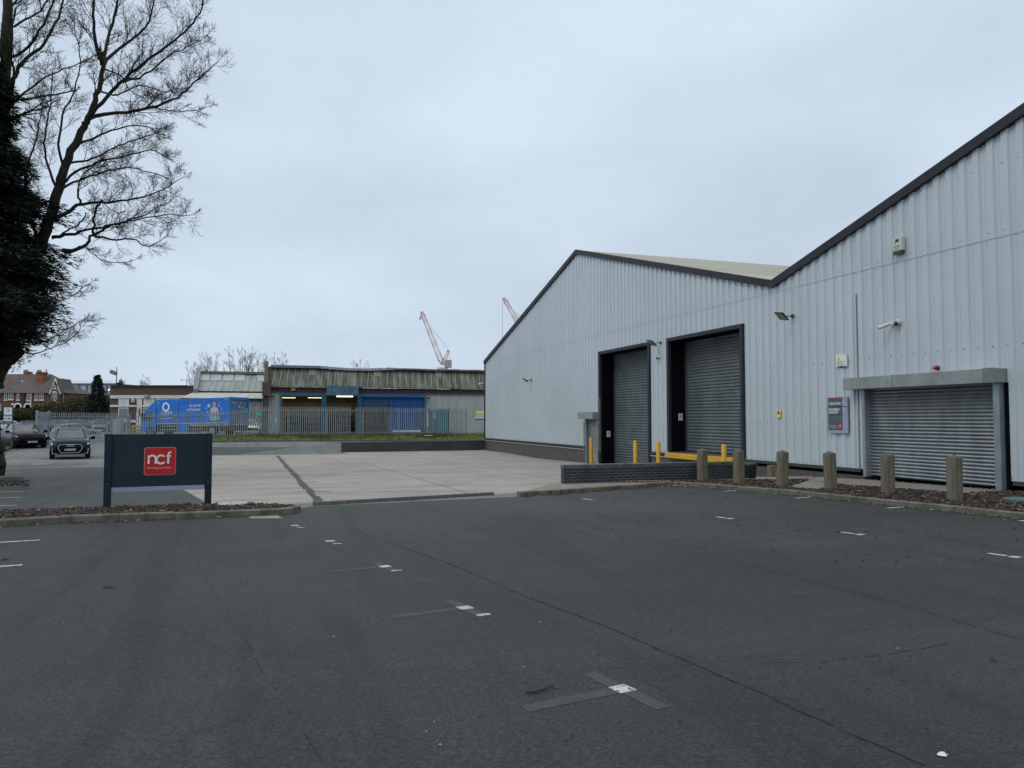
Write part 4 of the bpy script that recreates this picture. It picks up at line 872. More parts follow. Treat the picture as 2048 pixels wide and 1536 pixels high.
# ================================================================= back building (blue doors)
BYF=74.; Zg=0.
def bx_(px,y=BYF): return onY(px,838,y).x
bb=empty('workshop_building',(bx_(760),BYF,0),0,'long low workshop with blue door frames, open bays and mossy panelled roof','workshop')
xL,xR=bx_(528),bx_(1010)+6
m,nt,b,L=base('mossy_roof'); tcn=nd(nt,'ShaderNodeTexCoord').outputs['Object']
col=ramp(nt,L,noise(nt,L,tcn,1.,6,.65,stretch=(2.2,.35,.35)),[(.34,(.032,.036,.026)),(.5,(.085,.09,.07)),(.68,(.17,.175,.145))]); L(col,b.inputs['Base Color']); b.inputs['Roughness'].default_value=.9; M_MOSS=m
M_GROOF=pm('grey_panel_roof',(.26,.28,.28),(.17,.19,.19),1.,.6,stretch=(2.,.5,.5))
M_BATT=flat('roof_batten',(.27,.28,.25),.8); M_DKB=pm('dark_blue_steel',(.008,.06,.13),(.01,.09,.15),2.,.5); M_TEAL=pm('teal_steel',(.01,.10,.14),(.012,.075,.11),2.,.5); M_BLUE=pm('blue_shutter',(.006,.085,.27),(.005,.06,.19),2.,.5)
M_BRN=brick('dark_brown_brick',(.095,.035,.03),(.07,.03,.028),(.04,.03,.028),'X',ms=.01)
M_OLDB=brick('old_red_brick',(.10,.045,.035),(.075,.036,.03),(.12,.10,.085),'XY',ms=.012)
ze=4.55; zr=6.42; yr_=BYF+1.5
def roofp(name,par,x0,x1,y0,z0,y1,z1,mat,battens,th=.12,skew=.33):
    MB().hexa([(x0,y0,z0-th),(x1,y0,z0-th),(x1,y1,z1-th),(x0,y1,z1-th),(x0,y0,z0),(x1,y0,z0),(x1,y1,z1),(x0,y1,z1)]).build(name,mat,par)
    d=Vector((0,y1-y0,z1-z0)).normalized(); mb=MB(); x=x0+battens*.5
    while x<x1:
        mb.bar((x,y0,z0+.02),(min(x+skew,x1),y1,z1+.02),.05,.05,up=(1,0,0)); x+=battens
    return mb
mb=roofp('roof_slope',bb,xL+.35,xR,BYF-.25,ze,yr_,zr,M_MOSS,.62); o=mb.build('roof_battens',M_BATT,bb); o['kind']='stuff'
MB().hexa([(xL+.35,yr_,zr-.2),(xR,yr_,zr-.2),(xR,yr_+6,ze),(xL+.35,yr_+6,ze),(xL+.35,yr_,zr),(xR,yr_,zr),(xR,yr_+6,ze+.1),(xL+.35,yr_+6,ze+.1)]).build('roof_slope',M_MOSS,bb)
for a,b_,c in ((541,641,M_GROOF),(641,785,M_DKB),(785,1000,M_BATT)):
    x0,x1=onY(a,735,yr_).x,onY(b_,735,yr_).x; mb=MB(); n=10
    for k in range(n):
        xa,xb=lerp(x0,x1,k/n),lerp(x0,x1,(k+1)/n); sg=(-.16*math.sin(math.pi*(k+.5)/n) if c is M_DKB else R.uniform(-.02,.03)*(c is M_BATT)); mb.box((xa,yr_-.55,zr-.1+sg),(xb-.01,yr_+.3,zr+(.13 if c is not M_BATT else .05)+sg))
    mb.build('ridge_capping',pm('ridge_grey',(.17,.20,.23),(.12,.14,.16),2.,.5) if c is M_GROOF else pm('ridge_pale',(.33,.37,.41),(.22,.25,.28),2.,.5) if c is M_DKB else pm('ridge_old',(.10,.10,.09),(.2,.2,.18),6.,.8),bb)
for px in (625,754,877):   # roof hatches
    c=onY(px,748,BYF+1.); x=c.x; f=lambda y:ze+(zr-ze)*(y-BYF+.25)/(yr_-BYF+.25)
    y0,y1=BYF+.7,BYF+1.4; MB().hexa([(x-.33,y0,f(y0)),(x+.33,y0,f(y0)),(x+.33,y1,f(y1)),(x-.33,y1,f(y1)),(x-.33,y0,f(y0)+.10),(x+.33,y0,f(y0)+.10),(x+.33,y1,f(y1)+.10),(x-.33,y1,f(y1)+.10)]).build('rooflight',pm('hatch_moss',(.12,.125,.10),(.19,.2,.17),4.,.8),bb)
# parapet end wall at left
MB().prism([(xL,BYF-.5,0),(xL,BYF-.5,ze+.15),(xL,yr_,zr+.5),(xL,yr_+6,ze+.3),(xL,yr_+6,0)],(.34,0,0)).build('end_wall',brick('end_brick',(.085,.06,.045),(.07,.055,.04),(.10,.09,.07),'XY',stain=(.12,.105,.06)),bb)
MB().box((xL-.2,BYF-.8,3.6),(xL+.55,BYF-.28,ze+.3)).build('kneeler',M_OLDB,bb)
# facade band
MB().box((xL+.34,BYF-.06,3.95),(xR,BYF+.2,4.45)).build('brick_band',M_BRN,bb)
gt=MB(); R.seed(5); x=xL+.4
while x<xR-1:
    x2=x+R.uniform(1.,3.)
    if R.random()<.75: gt.box((x,BYF-.28,4.42+R.uniform(-.04,.02)),(x2,BYF-.12,4.50))
    x=x2
gt.pieces('gutter',pm('gutter_flaking',(.5,.52,.53),(.12,.11,.1),5.,.7),bb)
def fx_(a): return bx_(a)
M_CL2=pm('pale_cladding',(.40,.41,.39),(.33,.34,.32),1.5,.6,stretch=(2,1,.3),c3=(.24,.24,.22),s3=1.5,f3=.6)
PR2=[(0,0),(.45,0),(.55,-.04),(.9,-.04),(1,0)]
for a,b_ in ((530,560),(850,1000)):
    mb=MB(); corr(mb,(0,BYF,0),(1,0,0),(0,-1,0),(0,0,1),fx_(a),fx_(b_) if b_<1000 else xR,lambda x:0,lambda x:3.95,.27,PR2); mb.build('cladding',M_CL2,bb,fix=False)
for a,b_,z0,z1,mat,nm in ((525,530,0,4.1,M_TEAL,'post'),(560,564,0,3.98,M_TEAL,'post'),(643,652,0,3.95,M_DKB,'post'),(715,722,0,3.95,M_DKB,'post'),(846.5,850.5,0,3.95,M_DKB,'post'),(780,783,0,3.3,M_BLUE,'post')):
    MB().box((fx_(a),BYF-.22,z0),(fx_(b_),BYF+.1,z1)).build(nm,mat,bb)
for a,b_,z0,z1,mat,dep in ((564,643,3.62,3.94,M_TEAL,.16),(652,715,3.7,4.6,pm('canopy_box',(.10,.17,.20),(.02,.08,.16),3.,.5),.55),(722,848,3.58,3.92,M_BLUE,.30),(850.5,985,3.90,4.0,M_TEAL,.12),(530,560,3.93,4.0,M_TEAL,.12)):
    MB().box((fx_(a),BYF-dep,z0),(fx_(b_),BYF+.1,z1)).build('lintel_beam',mat,bb)
slats(MB(),(fx_(783),BYF-.05,0),(1,0,0),(0,-1,0),fx_(846.5)-fx_(783),.05,3.6,.11,.03).build('blue_shutter_door',M_BLUE,bb,smooth=35,fix=False,label='closed blue roller shutter')
slats(MB(),(fx_(722),BYF-.05,0),(1,0,0),(0,-1,0),fx_(780)-fx_(722),2.45,3.6,.11,.03).build('blue_shutter_door',pm('blue_shutter2',(.01,.07,.17),(.02,.06,.10),2.,.5),bb,smooth=35,fix=False,label='half-raised dark blue roller shutter')
MB().box((fx_(785),BYF-.12,.25),(fx_(842),BYF-.08,.42)).build('white_sill',WHT,bb)
# teal personnel door
MB().box((fx_(858),BYF-.08,0),(fx_(897),BYF-.03,2.45)).build('teal_door',pm('teal_door',(.05,.17,.22),(.035,.13,.17),3.,.5),bb)
for a,b_ in ((857,859),(895.5,897.5)): MB().box((fx_(a),BYF-.12,0),(fx_(b_),BYF-.02,2.5)).build('door_frame',M_TEAL,bb)
for a in (853,899): MB().box((fx_(a),BYF-.3,.75),(fx_(a)+.09,BYF-.2,2.2)).build('yellow_post',flat('pale_yellow',(.55,.5,.22),.6),bb)
MB().box((fx_(867),BYF-.10,1.65),(fx_(871.5),BYF-.085,2.1)).build('door_notice',WHT,bb); MB().box((fx_(868),BYF-.105,1.72),(fx_(870.5),BYF-.102,2.0)).build('red_symbol',RED,bb)
for a,b_,z0,z1,mt in ((535.5,538.5,1.3,1.62,WHT),(539.5,542.5,1.25,1.62,WHT),(549,553,1.2,1.6,WHT)): MB().box((fx_(a),BYF-.06,z0),(fx_(b_),BYF-.045,z1)).build('wall_notice',mt,bb)
for a,b_ in ((535.8,538),(539.8,542)): MB().box((fx_(a),BYF-.07,1.36),(fx_(b_),BYF-.062,1.5)).build('red_symbol',RED,bb)
for px in (546,857): 
    x=fx_(px); e=empty('wall_lamp',(x,BYF-.02,3.55),0,'small dark lamp on the '+('narrow left' if px<600 else 'wide right')+' cladding of the workshop','floodlight'); MB().box((-.3,-.35,-.06),(.12,-.15,.06)).build('housing',MATS['flood_black'],e,local=True); MB().bar((0,0,0),(0,-.3,.0),.04).build('bracket',MATS['flood_black'],e,local=True)
e=empty('alarm_box',(fx_(585.5),BYF-.12,4.1),0,'small orange bell box on brick band above the left open bay','alarm box'); MB().prism([(-.17,-.06,0),(.17,-.06,0),(.2,-.06,.22),(.0,-.06,.36),(-.2,-.06,.22)],(0,.12,0)).build('cover',flat('orange_box',(.42,.24,.06),.6),e,local=True); MB().box((-.06,-.07,.1),(.06,-.061,.2)).build('lamp',flat('orange_lamp',(.15,.05,.02),.4),e,local=True)
# interior
M_INT=pm('interior_wall',(.33,.30,.23),(.24,.22,.17),2.,.9); xi0,xi1=fx_(564),fx_(782)
MB().box((xi0-.1,BYF+7.,0),(xi1,BYF+7.1,4.4)).build('interior_wall',M_INT,bb); MB().box((xi0-.1,BYF+.1,.0),(xi0,BYF+7,4.3)).build('interior_wall',M_INT,bb); MB().box((xi1,BYF+.2,0),(xi1+.1,BYF+7,4.3)).build('interior_wall',M_INT,bb)
MB().box((xi0,BYF+.3,3.9),(xi1,BYF+7,3.96)).build('interior_ceiling',flat('ceiling_dark',(.06,.06,.055),.9),bb)
MB().box((xi0,BYF-.2,-.05),(xi1,BYF+7,.02)).build('interior_floor',flat('floor_dark',(.06,.06,.06),.8),bb)
TUBE=emis('tube_light',(1,.85,.45),2.2)
for lx in (573,628,690):
    for ly in (2.,5.):
        la=bpy.data.lights.new('tube_lamp','AREA'); la.energy=9; la.size=1.6; la.color=(1,.86,.55); lo2=bpy.data.objects.new('tube_lamp',la); COL.objects.link(lo2); lo2.location=(onY(lx,790,BYF+ly).x,BYF+ly,3.3)
for a,b_,y in ((563,591,BYF+2),(616,644,BYF+2),(673,706,BYF+1.)):
    x0,x1=onY(a,790,y).x,onY(b_,790,y).x; z=onY(a,796 if y>BYF+1.5 else 794,y).z; e=empty('tube_light',((x0+x1)/2,y,z),0,{563:'thin fluorescent light at left of the left open bay',616:'thin fluorescent light at right of the left open bay',673:'bright fluorescent light in the middle open bay'}[a],'light'); MB().box((x0,y-.05,z+.0),(x1,y+.05,z+(.05 if y>BYF+1.5 else .16))).build('diffuser',TUBE,e); MB().box((x0,y-.08,z+.17),(x1,y+.08,z+.22)).build('housing',flat('tube_housing',(.3,.3,.28),.6),e)
R.seed(9)
for k,(a,b_) in enumerate(((570,600),(603,640),(658,685),(688,712),(728,752),(755,778))):
    y=BYF+2.5+k%2; x0,x1=onY(a,850,y).x,onY(b_,850,y).x; hh=[1.7,1.5,1.9,1.75,1.6,1.8][k]
    e=empty('stock_trolley',((x0+x1)/2,y,.02),0,['dark rack at left of the left open bay','dark rack with grey box at right of the left open bay','tall dark rack left in the middle open bay','dark rack right in the middle open bay','dark rack left under the half-raised shutter','dark rack right under the half-raised shutter'][k],'rack','dark racks inside the open bays')
    w=(x1-x0)/2; f_=MB()
    for sx_ in (-w,w):
        for sy in (-.4,.4): f_.box((sx_-.03,sy-.03,0),(sx_+.03,sy+.03,hh))
    f_.pieces('upright',flat('rack_dark',(.02,.022,.03),.6),e,local=True)
    for j in range(3): MB().box((-w,-.4,.25+j*hh*.33),(w,.4,.29+j*hh*.33)).build('shelf',MATS['rack_dark'],e,local=True)
    for j in range(9): zz=.29+(j%3)*hh*.33; xx=lerp(-w,w-.1,(j//3)/3.)+.03; MB().box((xx,-.3,zz),(xx+w*.6,.3,zz+hh*R.uniform(.2,.31))).build('carton',[flat('carton_dark',(.012,.014,.02),.8),flat('carton_grey',(.07,.075,.08),.8)][R.random()<.14],e,local=True)
MB().box((xL,BYF+11,0),(xR,BYF+11.1,4.5)).build('rear_wall',M_BRN,bb); MB().box((xR-.1,BYF,0),(xR,BYF+11,4.4)).build('side_wall',M_CL2,bb)
# ---------------------------------------------------------------- left range with grey panelled roof
b3=empty('workshop_wing',(onY(460,838,BYF+1).x,BYF+1,0),0,'lower workshop wing with grey panelled roof and pale lean-to behind the lorry','workshop')
y2=BYF+9; xa=onY(388,782,y2).x; xb=onY(532,782,y2).x; z2e=onY(450,782,y2).z; y2r=y2+3.6; z2r=onY(450,746,y2r).z
mb=roofp('roof_slope',b3,xa+.4,xb,y2,z2e,y2r,z2r,M_GROOF,.62); mb.build('roof_battens',M_BATT,b3)['kind']='stuff'
MB().hexa([(xa+.4,y2r,z2r-.1),(xb,y2r,z2r-.1),(xb,y2r+5,z2e),(xa+.4,y2r+5,z2e),(xa+.4,y2r,z2r),(xb,y2r,z2r),(xb,y2r+5,z2e+.1),(xa+.4,y2r+5,z2e+.1)]).build('roof_slope',M_GROOF,b3)
MB().box((xa+.4,y2r-.5,z2r-.12),(xb,y2r+.1,z2r+.14)).build('ridge_capping',pm('ridge_brown',(.11,.09,.075),(.16,.15,.13),5.,.8),b3)
MB().hexa([(xa-.05,y2-.4,z2e-.25),(xa+.4,y2-.4,z2e-.25),(xa+.4,y2r+.2,z2r-.2),(xa-.05,y2r+.2,z2r-.2),(xa-.05,y2-.4,z2e+.15),(xa+.4,y2-.4,z2e+.15),(xa+.4,y2r+.2,z2r+.55),(xa-.05,y2r+.2,z2r+.55)]).build('gable_flashing',pm('flashing_grey',(.17,.19,.21),(.12,.14,.16),2.,.5),b3)
MB().box((xa+.1,y2-.15,z2e-.16),(xb,y2-.02,z2e-.03)).build('gutter',M_TRIM,b3)
MB().box((xa,y2,0),(xb,y2+.2,z2e-.2)).build('wall',M_CL2,b3); MB().box((xa,y2+.2,0),(xa+.2,y2r+5,z2e)).build('wall',M_OLDB,b3)
for k,px in enumerate((410,433,457,480,524)):
    c=onY(px,753,y2r-.9); f=lambda y:z2e+(z2r-z2e)*(y-y2)/(y2r-y2); y0,y1=y2+1.9,y2r-.45; x=c.x
    MB().hexa([(x-.5,y0,f(y0)),(x+.5,y0,f(y0)),(x+.5,y1,f(y1)),(x-.5,y1,f(y1)),(x-.5,y0,f(y0)+.09),(x+.5,y0,f(y0)+.09),(x+.5,y1,f(y1)+.09),(x-.5,y1,f(y1)+.09)]).build('rooflight',pm('rooflight_grey',(.33,.35,.35),(.25,.27,.27),3.,.4),b3)
# lean-to
yl0=BYF+6; zl0=onY(440,796,yl0).z; zl1=z2e-.15; xl=onY(362,796,yl0).x
MB().hexa([(xl,yl0,zl0-.1),(xb,yl0,zl0-.1),(xb,y2,zl1-.1),(xl+.9,y2,zl1-.1),(xl,yl0,zl0),(xb,yl0,zl0),(xb,y2,zl1),(xl+.9,y2,zl1)]).build('lean_to_roof',pm('lean_to_sheet',(.45,.44,.42),(.33,.32,.30),2.,.7,c3=(.3,.22,.16),s3=2.,f3=.6),b3)
MB().box((xl,yl0-.1,zl0-.22),(xb,yl0,zl0-.04)).build('gutter',M_TRIM,b3)
mb=MB(); corr(mb,(0,yl0+.1,0),(1,0,0),(0,-1,0),(0,0,1),xl+.3,xb,lambda x:0,lambda x:zl0-.1,.27,PR2); mb.build('cladding',M_CL2,b3,fix=False)
# ---------------------------------------------------------------- brick office block
def uwz(u,w,z=0): x,y=uw(u,w); return Vector((x,y,z))
W0=92.; k_=W0/F
def boxuw(mb,px0,px1,z0,z1,w0,w1):   # block facing the camera plane at depth w0..w1
    u0,u1=(px0-1024)*w0/F,(px1-1024)*w0/F
    mb.hexa([uwz(u0,w0,z0),uwz(u1,w0,z0),uwz(u1,w1,z0),uwz(u0,w1,z0),uwz(u0,w0,z1),uwz(u1,w0,z1),uwz(u1,w1,z1),uwz(u0,w1,z1)]); return mb
zz=lambda y,w=W0: H+(838-y)*w/F
of=empty('office_building',uwz((300-1024)*k_,W0),0,'flat-roofed dark brick office block with white bands and window panels','office block')
M_OFB=brick('office_brick',(.12,.055,.045),(.085,.042,.038),(.10,.08,.07),'XY',bw=.3,rh=.1); M_WP=pm('white_panel',(.60,.60,.56),(.48,.49,.46),2.,.6,stretch=(1,1,.4))
boxuw(MB(),220,372,-.1,zz(773),W0,W0+14).build('wall',M_OFB,of)
boxuw(MB(),362,388,-.1,zz(776),W0+2,W0+13).build('wall',pm('orange_brick',(.26,.10,.05),(.2,.08,.045),3.,.9),of)
boxuw(MB(),219,373,zz(773),zz(770.5),W0-.2,W0+14).build('roof_edge',M_TRIM,of)
boxuw(MB(),220,372,zz(797),zz(790.5),W0-.15,W0-.002).build('white_band',M_WP,of); boxuw(MB(),220,372,zz(814),zz(810),W0-.12,W0-.002).build('white_band',M_WP,of)
for a,b_ in ((237,258),(273,284),(287,309),(312,335),(338,362)): boxuw(MB(),a,b_,zz(810),zz(797.5),W0-.08,W0-.002).build('window_panel',M_WP,of)
for a,b_ in ((237,257),(287,309),(338,362)):
    f_=boxuw(MB(),a,b_,zz(840),zz(815),W0-.06,W0-.002).build('window',M_WP,of); boxuw(MB(),a+1.5,b_-1.5,zz(836),zz(817),W0-.09,W0-.062).build('pane',pm('blind_glass',(.22,.24,.24),(.10,.11,.12),4.,.2,stretch=(3,3,.2)),f_)
boxuw(MB(),274,284,0,zz(814),W0-.1,W0-.002).build('door',M_WP,of); boxuw(MB(),277,281,zz(832),zz(817),W0-.13,W0-.102).build('door_glass',glass('dark_pane'),of)
boxuw(MB(),224,275,zz(845),zz(840),W0-.1,W0-.002).build('sill_band',M_WP,of)
for a,b_,y0,y1,lab in ((262,268,798,805,'white extractor unit on the brick between upper windows'),(288,296,789,796,'grey vent cowl on the white band of the office')): 
    e=empty('wall_unit',uwz((a-1024)*k_,W0-.3,zz(y1)),0,lab,'vent'); boxuw(MB(),a,b_,zz(y1),zz(y0),W0-.45,W0-.16).build('casing',MATS['white_panel'] if a<270 else flat('unit_grey',(.2,.2,.17),.6),e,bevel=.02); boxuw(MB(),a+1,b_-1,zz(y1-1),zz(y0+2),W0-.47,W0-.452).build('grille',flat('unit_grille',(.35,.36,.36),.6),e)
# ---------------------------------------------------------------- far grey shed
W1=230.; fs=empty('distribution_shed',uwz((175-1024)*W1/F,W1),0,'long pale grey distribution shed with yellow lamps far behind the conifer','shed'); z1=lambda y:H+(838-y)*W1/F
M_FS=pm('far_cladding',(.42,.47,.52),(.36,.41,.46),.3,.7); 
boxuw(MB(),118,226,-.1,z1(769),W1,W1+40).build('wall',M_FS,fs); boxuw(MB(),117,227,z1(769),z1(766.5),W1-.4,W1+40).build('roof_edge',flat('far_trim',(.10,.12,.18),.6),fs)
for px in (125,140.5,156,171,200,211): boxuw(MB(),px,px+1.4,0,z1(769),W1-.5,W1-.01).build('column',MATS['far_trim'],fs)
boxuw(MB(),118,226,z1(790),z1(788.8),W1-.4,W1-.01).build('rail',MATS['far_trim'],fs)
for px,y in ((130,777),(145,777),(216.5,780)): boxuw(MB(),px-1.6,px+1.6,z1(y+2.4),z1(y-1.6),W1-.6,W1-.05).build('lamp_panel',WHT,fs); boxuw(MB(),px-.6,px+1.2,z1(y+.8),z1(y-.9),W1-.9,W1-.61).build('lit_lamp',emis('warm_lamp',(1,.8,.35),1.6) if 'warm_lamp' not in MATS else MATS['warm_lamp'],fs)
hr=MB()
for px in range(118,226,6): boxuw(hr,px,px+.25,z1(766.5),z1(761.5),W1+2,W1+2.1)
boxuw(hr,118,226,z1(761.9),z1(761.4),W1+2,W1+2.1); hr.build('roof_handrail',flat('rail_pale',(.5,.54,.58),.6),fs)
# ---------------------------------------------------------------- Victorian house
W2=160.; vh=empty('brick_house',uwz((70-1024)*W2/F,W2),0,'Victorian red brick house with tiled roof, white-edged gable and arched windows','house'); z2=lambda y:H+(838-y)*W2/F; U2=lambda px:(px-1024)*W2/F
M_VB=brick('victorian_brick',(.15,.048,.035),(.10,.038,.032),(.10,.07,.06),'XY',bw=.4,rh=.14); M_TILE=pm('brown_tile',(.105,.085,.075),(.065,.055,.05),.8,.9,stretch=(1,1,3.),c3=(.14,.12,.10),s3=3.,f3=.6)
M_WF=flat('white_frame',(.68,.68,.66),.5); M_PN=glass('house_pane',(.05,.06,.075),.1)
D_=9.
boxuw(MB(),-40,131,-.5,z2(786),W2,W2+D_).build('wall',M_VB,vh)
def ruf(mb,px0,px1,ye,yr,r0,r1,ov=.5):
    a=[uwz(U2(px0)-.3,W2-ov,z2(ye)),uwz(U2(px1)+.3,W2-ov,z2(ye)),uwz(U2(px1)+.3,W2+D_+ov,z2(ye)),uwz(U2(px0)-.3,W2+D_+ov,z2(ye))]
    zr_=H+(838-yr)*(W2+D_/2)/F; p=uwz(r0,W2+D_/2,zr_); q=uwz(r1,W2+D_/2,zr_)
    mb.poly([a[0],a[1],q,p]); mb.poly([a[1],a[2],q]); mb.poly([a[2],a[3],p,q]); mb.poly([a[3],a[0],p]); mb.poly(a[::-1]); return mb
rfv=ruf(MB(),-40,133,786,748,U2(-30),U2(102)*1.03).build('roof',M_TILE,vh)
def houseblk(px0,px1,y0,y1,mat,nm,w0,w1,par=None): 
    s=w0/F; u0,u1=(px0-1024)*s,(px1-1024)*s; za,zb_=H+(838-y0)*s,H+(838-y1)*s
    return MB().hexa([uwz(u0,w0,za),uwz(u1,w0,za),uwz(u1,w1,za),uwz(u0,w1,za),uwz(u0,w0,zb_),uwz(u1,w0,zb_),uwz(u1,w1,zb_),uwz(u0,w1,zb_)]).build(nm,mat,par or vh)
M_CH=pm('chimney_brick',(.26,.08,.045),(.19,.06,.04),1.5,.9); M_POT=flat('chimney_pot',(.32,.2,.12),.8)
c1=houseblk(71,84,772,744,M_CH,'chimney',W2+2,W2+3.4,rfv); houseblk(69.5,85.5,747,744,pm('chimney_cap',(.12,.05,.04),(.09,.05,.04),3.,.9),'chimney_cap',W2+1.9,W2+3.5,rfv)
houseblk(45,57,750,743,M_CH,'chimney',W2+D_/2,W2+D_/2+1.2,rfv)
for px in (47,50,53.5,74,77,80): s=(W2+4)/F; p=uwz((px-1024)*s,W2+4,H+(838-744.)*s); MB().tube([p,p+Vector((0,0,.5 if px<60 else .45))],[.2,.15],8).build('chimney_pot',M_POT,vh)
p=uwz((73.5-1024)*W2/F,W2+3,z2(744)); MB().tube([p,p+Vector((0,0,.75))],[.14,.12],8).build('chimney_pot',M_POT,vh)
# front gable with bargeboards
gx0,gx1,gxa=99,119,109; ya,yb_=786,758
wq=W2-1.2
def gp_(px,y,w): s=w/F; return uwz((px-1024)*s,w,H+(838-y)*s)
MB().prism([gp_(gx0+1,826,wq),gp_(gx1-1,826,wq),gp_(gx1-1,ya,wq),gp_(gxa,yb_+3,wq),gp_(gx0+1,ya,wq)],uwz(0,3.)-uwz(0,0)).build('gable_bay',M_VB,vh)
off=uwz(0,.25)-uwz(0,0)
for s_ in (-1,1):
    e0=gxa+s_*12; p=[gp_(gxa,yb_-1.5,wq-.35),gp_(gxa,yb_+2.,wq-.35),gp_(e0-s_*1.8,ya+2.,wq-.35),gp_(e0,ya+2.,wq-.35)]
    MB().prism(p,off).build('bargeboard',M_WF,vh)
    r_=MB(); dv_=uwz(0,5.5)-uwz(0,0); r_.prism([gp_(gxa,yb_-1.8,wq-.3),gp_(gxa,yb_-.6,wq-.3),gp_(e0,ya+1.2,wq-.3),gp_(e0,ya,wq-.3)],dv_); r_.build('gable_roof',M_TILE,vh)
def win(px0,px1,y0,y1,arch=0,w0=W2,n=1,par=None):
    f_=MB(); pts=[gp_(px0,y0,w0-.12),gp_(px1,y0,w0-.12),gp_(px1,y1,w0-.12)]
    if arch: pts+=[gp_(px1-(px1-px0)*.18,y1-arch*.75,w0-.12),gp_((px0+px1)/2,y1-arch,w0-.12),gp_(px0+(px1-px0)*.18,y1-arch*.75,w0-.12)]
    pts.append(gp_(px0,y1,w0-.12)); f=f_.prism(pts,uwz(0,.11)-uwz(0,0)).build('window',M_WF,vh)
    for k in range(n):
        a=px0+.7+(px1-px0-.7)*k/n; b_=px0+(px1-px0-.7)*(k+1)/n; ym_=(y0+y1)/2
        for (q0,q1) in ((y0-.8,ym_+.3),(ym_-.3,y1+.2)): MB().prism([gp_(a,q0,w0-.14),gp_(b_,q0,w0-.14),gp_(b_,q1,w0-.14),gp_(a,q1,w0-.14)],uwz(0,.015)-uwz(0,0)).build('pane',M_PN,f)
    MB().prism([gp_(px0-1,y0+1.4,w0-.2),gp_(px1+1,y0+1.4,w0-.2),gp_(px1+1,y0,w0-.2),gp_(px0-1,y0,w0-.2)],uwz(0,.15)-uwz(0,0)).build('sill',M_WF,f)
for a in ((8,13,800,787,1.5),(16,26,799,784,0),(33,38.5,800,789,3),(53,59.5,801,789,3),(69,75,800,786,0),(78,87,800,786,0),(122,127,802,790,2)): win(a[0],a[1],a[2],a[3],a[4],n=2 if a[1]-a[0]>8 else 1)
win(103,112.5,801,785,3,wq,2); win(105.5,110.5,777,771,1.5,wq)
for a in ((66,87,824,809),(98,112,824,811),(-10,2,820,808)): win(a[0],a[1],a[2],a[3],0,W2,3)
for px in (36,56):
    pts=[(px+7*math.cos(t),815-8*math.sin(t)) for t in [math.pi*i/12 for i in range(13)]]; mb=MB()
    for q,r_ in zip(pts[:-1],pts[1:]): mb.bar(gp_(q[0],q[1],W2-.3),gp_(r_[0],r_[1],W2-.3),.28,.28)
    mb.build('door_arch',M_WF,vh); MB().prism([gp_(px-6,826,W2-.05),gp_(px+6,826,W2-.05),gp_(px+6,815,W2-.05),gp_(px,808,W2-.05),gp_(px-6,815,W2-.05)],uwz(0,.04)-uwz(0,0)).build('porch_shade_panel',M_BLACK,vh)  # flat black panel under each arch; the porch shade is its colour
houseblk(40,47,826,786,pm('deep_brick',(.08,.03,.028),(.06,.028,.025),2.,.9),'wall_return',W2-.3,W2-.01); houseblk(41.5,45,763,761,WHT,'rooflight',W2+1.5,W2+1.6,rfv)
houseblk(61,62,815,786,WHT,'downpipe',W2-.3,W2-.15)
# ================================================================= lorry
P2=Vector((-24.94,68.))*.956; fwd=Vector((-.946,.324)); rgt=Vector((.324,.946))
fx2,fy2=uw(*fwd); rz=math.atan2(fy2,fx2)
cx2=P2+rgt*1.25*.956; wx,wy=uw(*cx2); 
lo=empty('lorry',(wx,wy,0.02),rz,'bright blue box lorry with white ring logo parked behind the palisade fence','lorry')
lo.rotation_euler=(0,math.radians(1.1),rz); lo.scale=(.956,.956,.956); lo.location.z=.07
M_LB=pm('lorry_blue',(.006,.145,.56),(.004,.12,.47),1.,.35); M_LBC=pm('lorry_cab_blue',(.01,.17,.55),(.006,.12,.42),2.,.3); M_TY=flat('tyre_black',(.014,.014,.015),.85); M_CHS=flat('chassis_dark',(.02,.022,.025),.7)
LL=8.1
MB().box((0.02,-1.25,1.17),(LL,1.25,3.42)).build('cargo_box',M_LB,lo,local=True,bevel=.03)
# rear frame and door
for a,b_ in (((-.10,-1.27,.95),(.02,-1.12,3.44)),((-.10,1.12,.95),(.02,1.27,3.44)),((-.11,-1.12,3.2),(.02,1.12,3.44))): MB().box(a,b_).build('rear_frame',pm('rear_frame_blue',(.02,.15,.36),(.015,.12,.3),2.,.4),lo,local=True)
dr_=MB(); slats(dr_,(-.02,-1.12,0),(0,1,0),(-1,0,0),2.24,1.05,3.2,.3,.012); dr_.build('rear_shutter',pm('rear_shutter_blue',(.06,.15,.28),(.05,.13,.24),2.,.4),lo,local=True,fix=False)
for z,w,y0 in ((2.95,.75,.95),(2.88,.55,.95)): MB().box((-.05,y0-w,z),(-.045,y0,z+.03)).build('rear_lettering',flat('faded_white',(.45,.5,.55),.5),lo,local=True)
for y,z,r_ in ((-.35,2.75,.22),(-.05,2.6,.12),(-.5,2.55,.1),(-.2,2.95,.07)): MB().tube([(-.045,y,z),(-.055,y,z)],r_,12).build('rear_bubble_print',[flat('print_slate',(.1,.16,.22),.5),flat('faded_white',(.45,.5,.55),.5)][r_<.2] if 'faded_white' not in MATS or r_>=.2 else MATS['faded_white'],lo,local=True)
MB().box((-.14,-1.2,.6),(.02,1.2,.98)).build('tail_lift',M_CHS,lo,local=True); MB().box((-.16,-.5,.72),(-.14,.0,.84)).build('number_plate',flat('plate_yellow_rear',(.5,.42,.1),.5),lo,local=True)
MB().box((-.2,-.9,.45),(LL+1,.9,.9)).build('chassis',M_CHS,lo,local=True)
for a,b_ in (((.5,1.22,.5),(1.,1.25,1.17)),((4.35,1.22,.42),(5.1,1.25,1.17))): pass
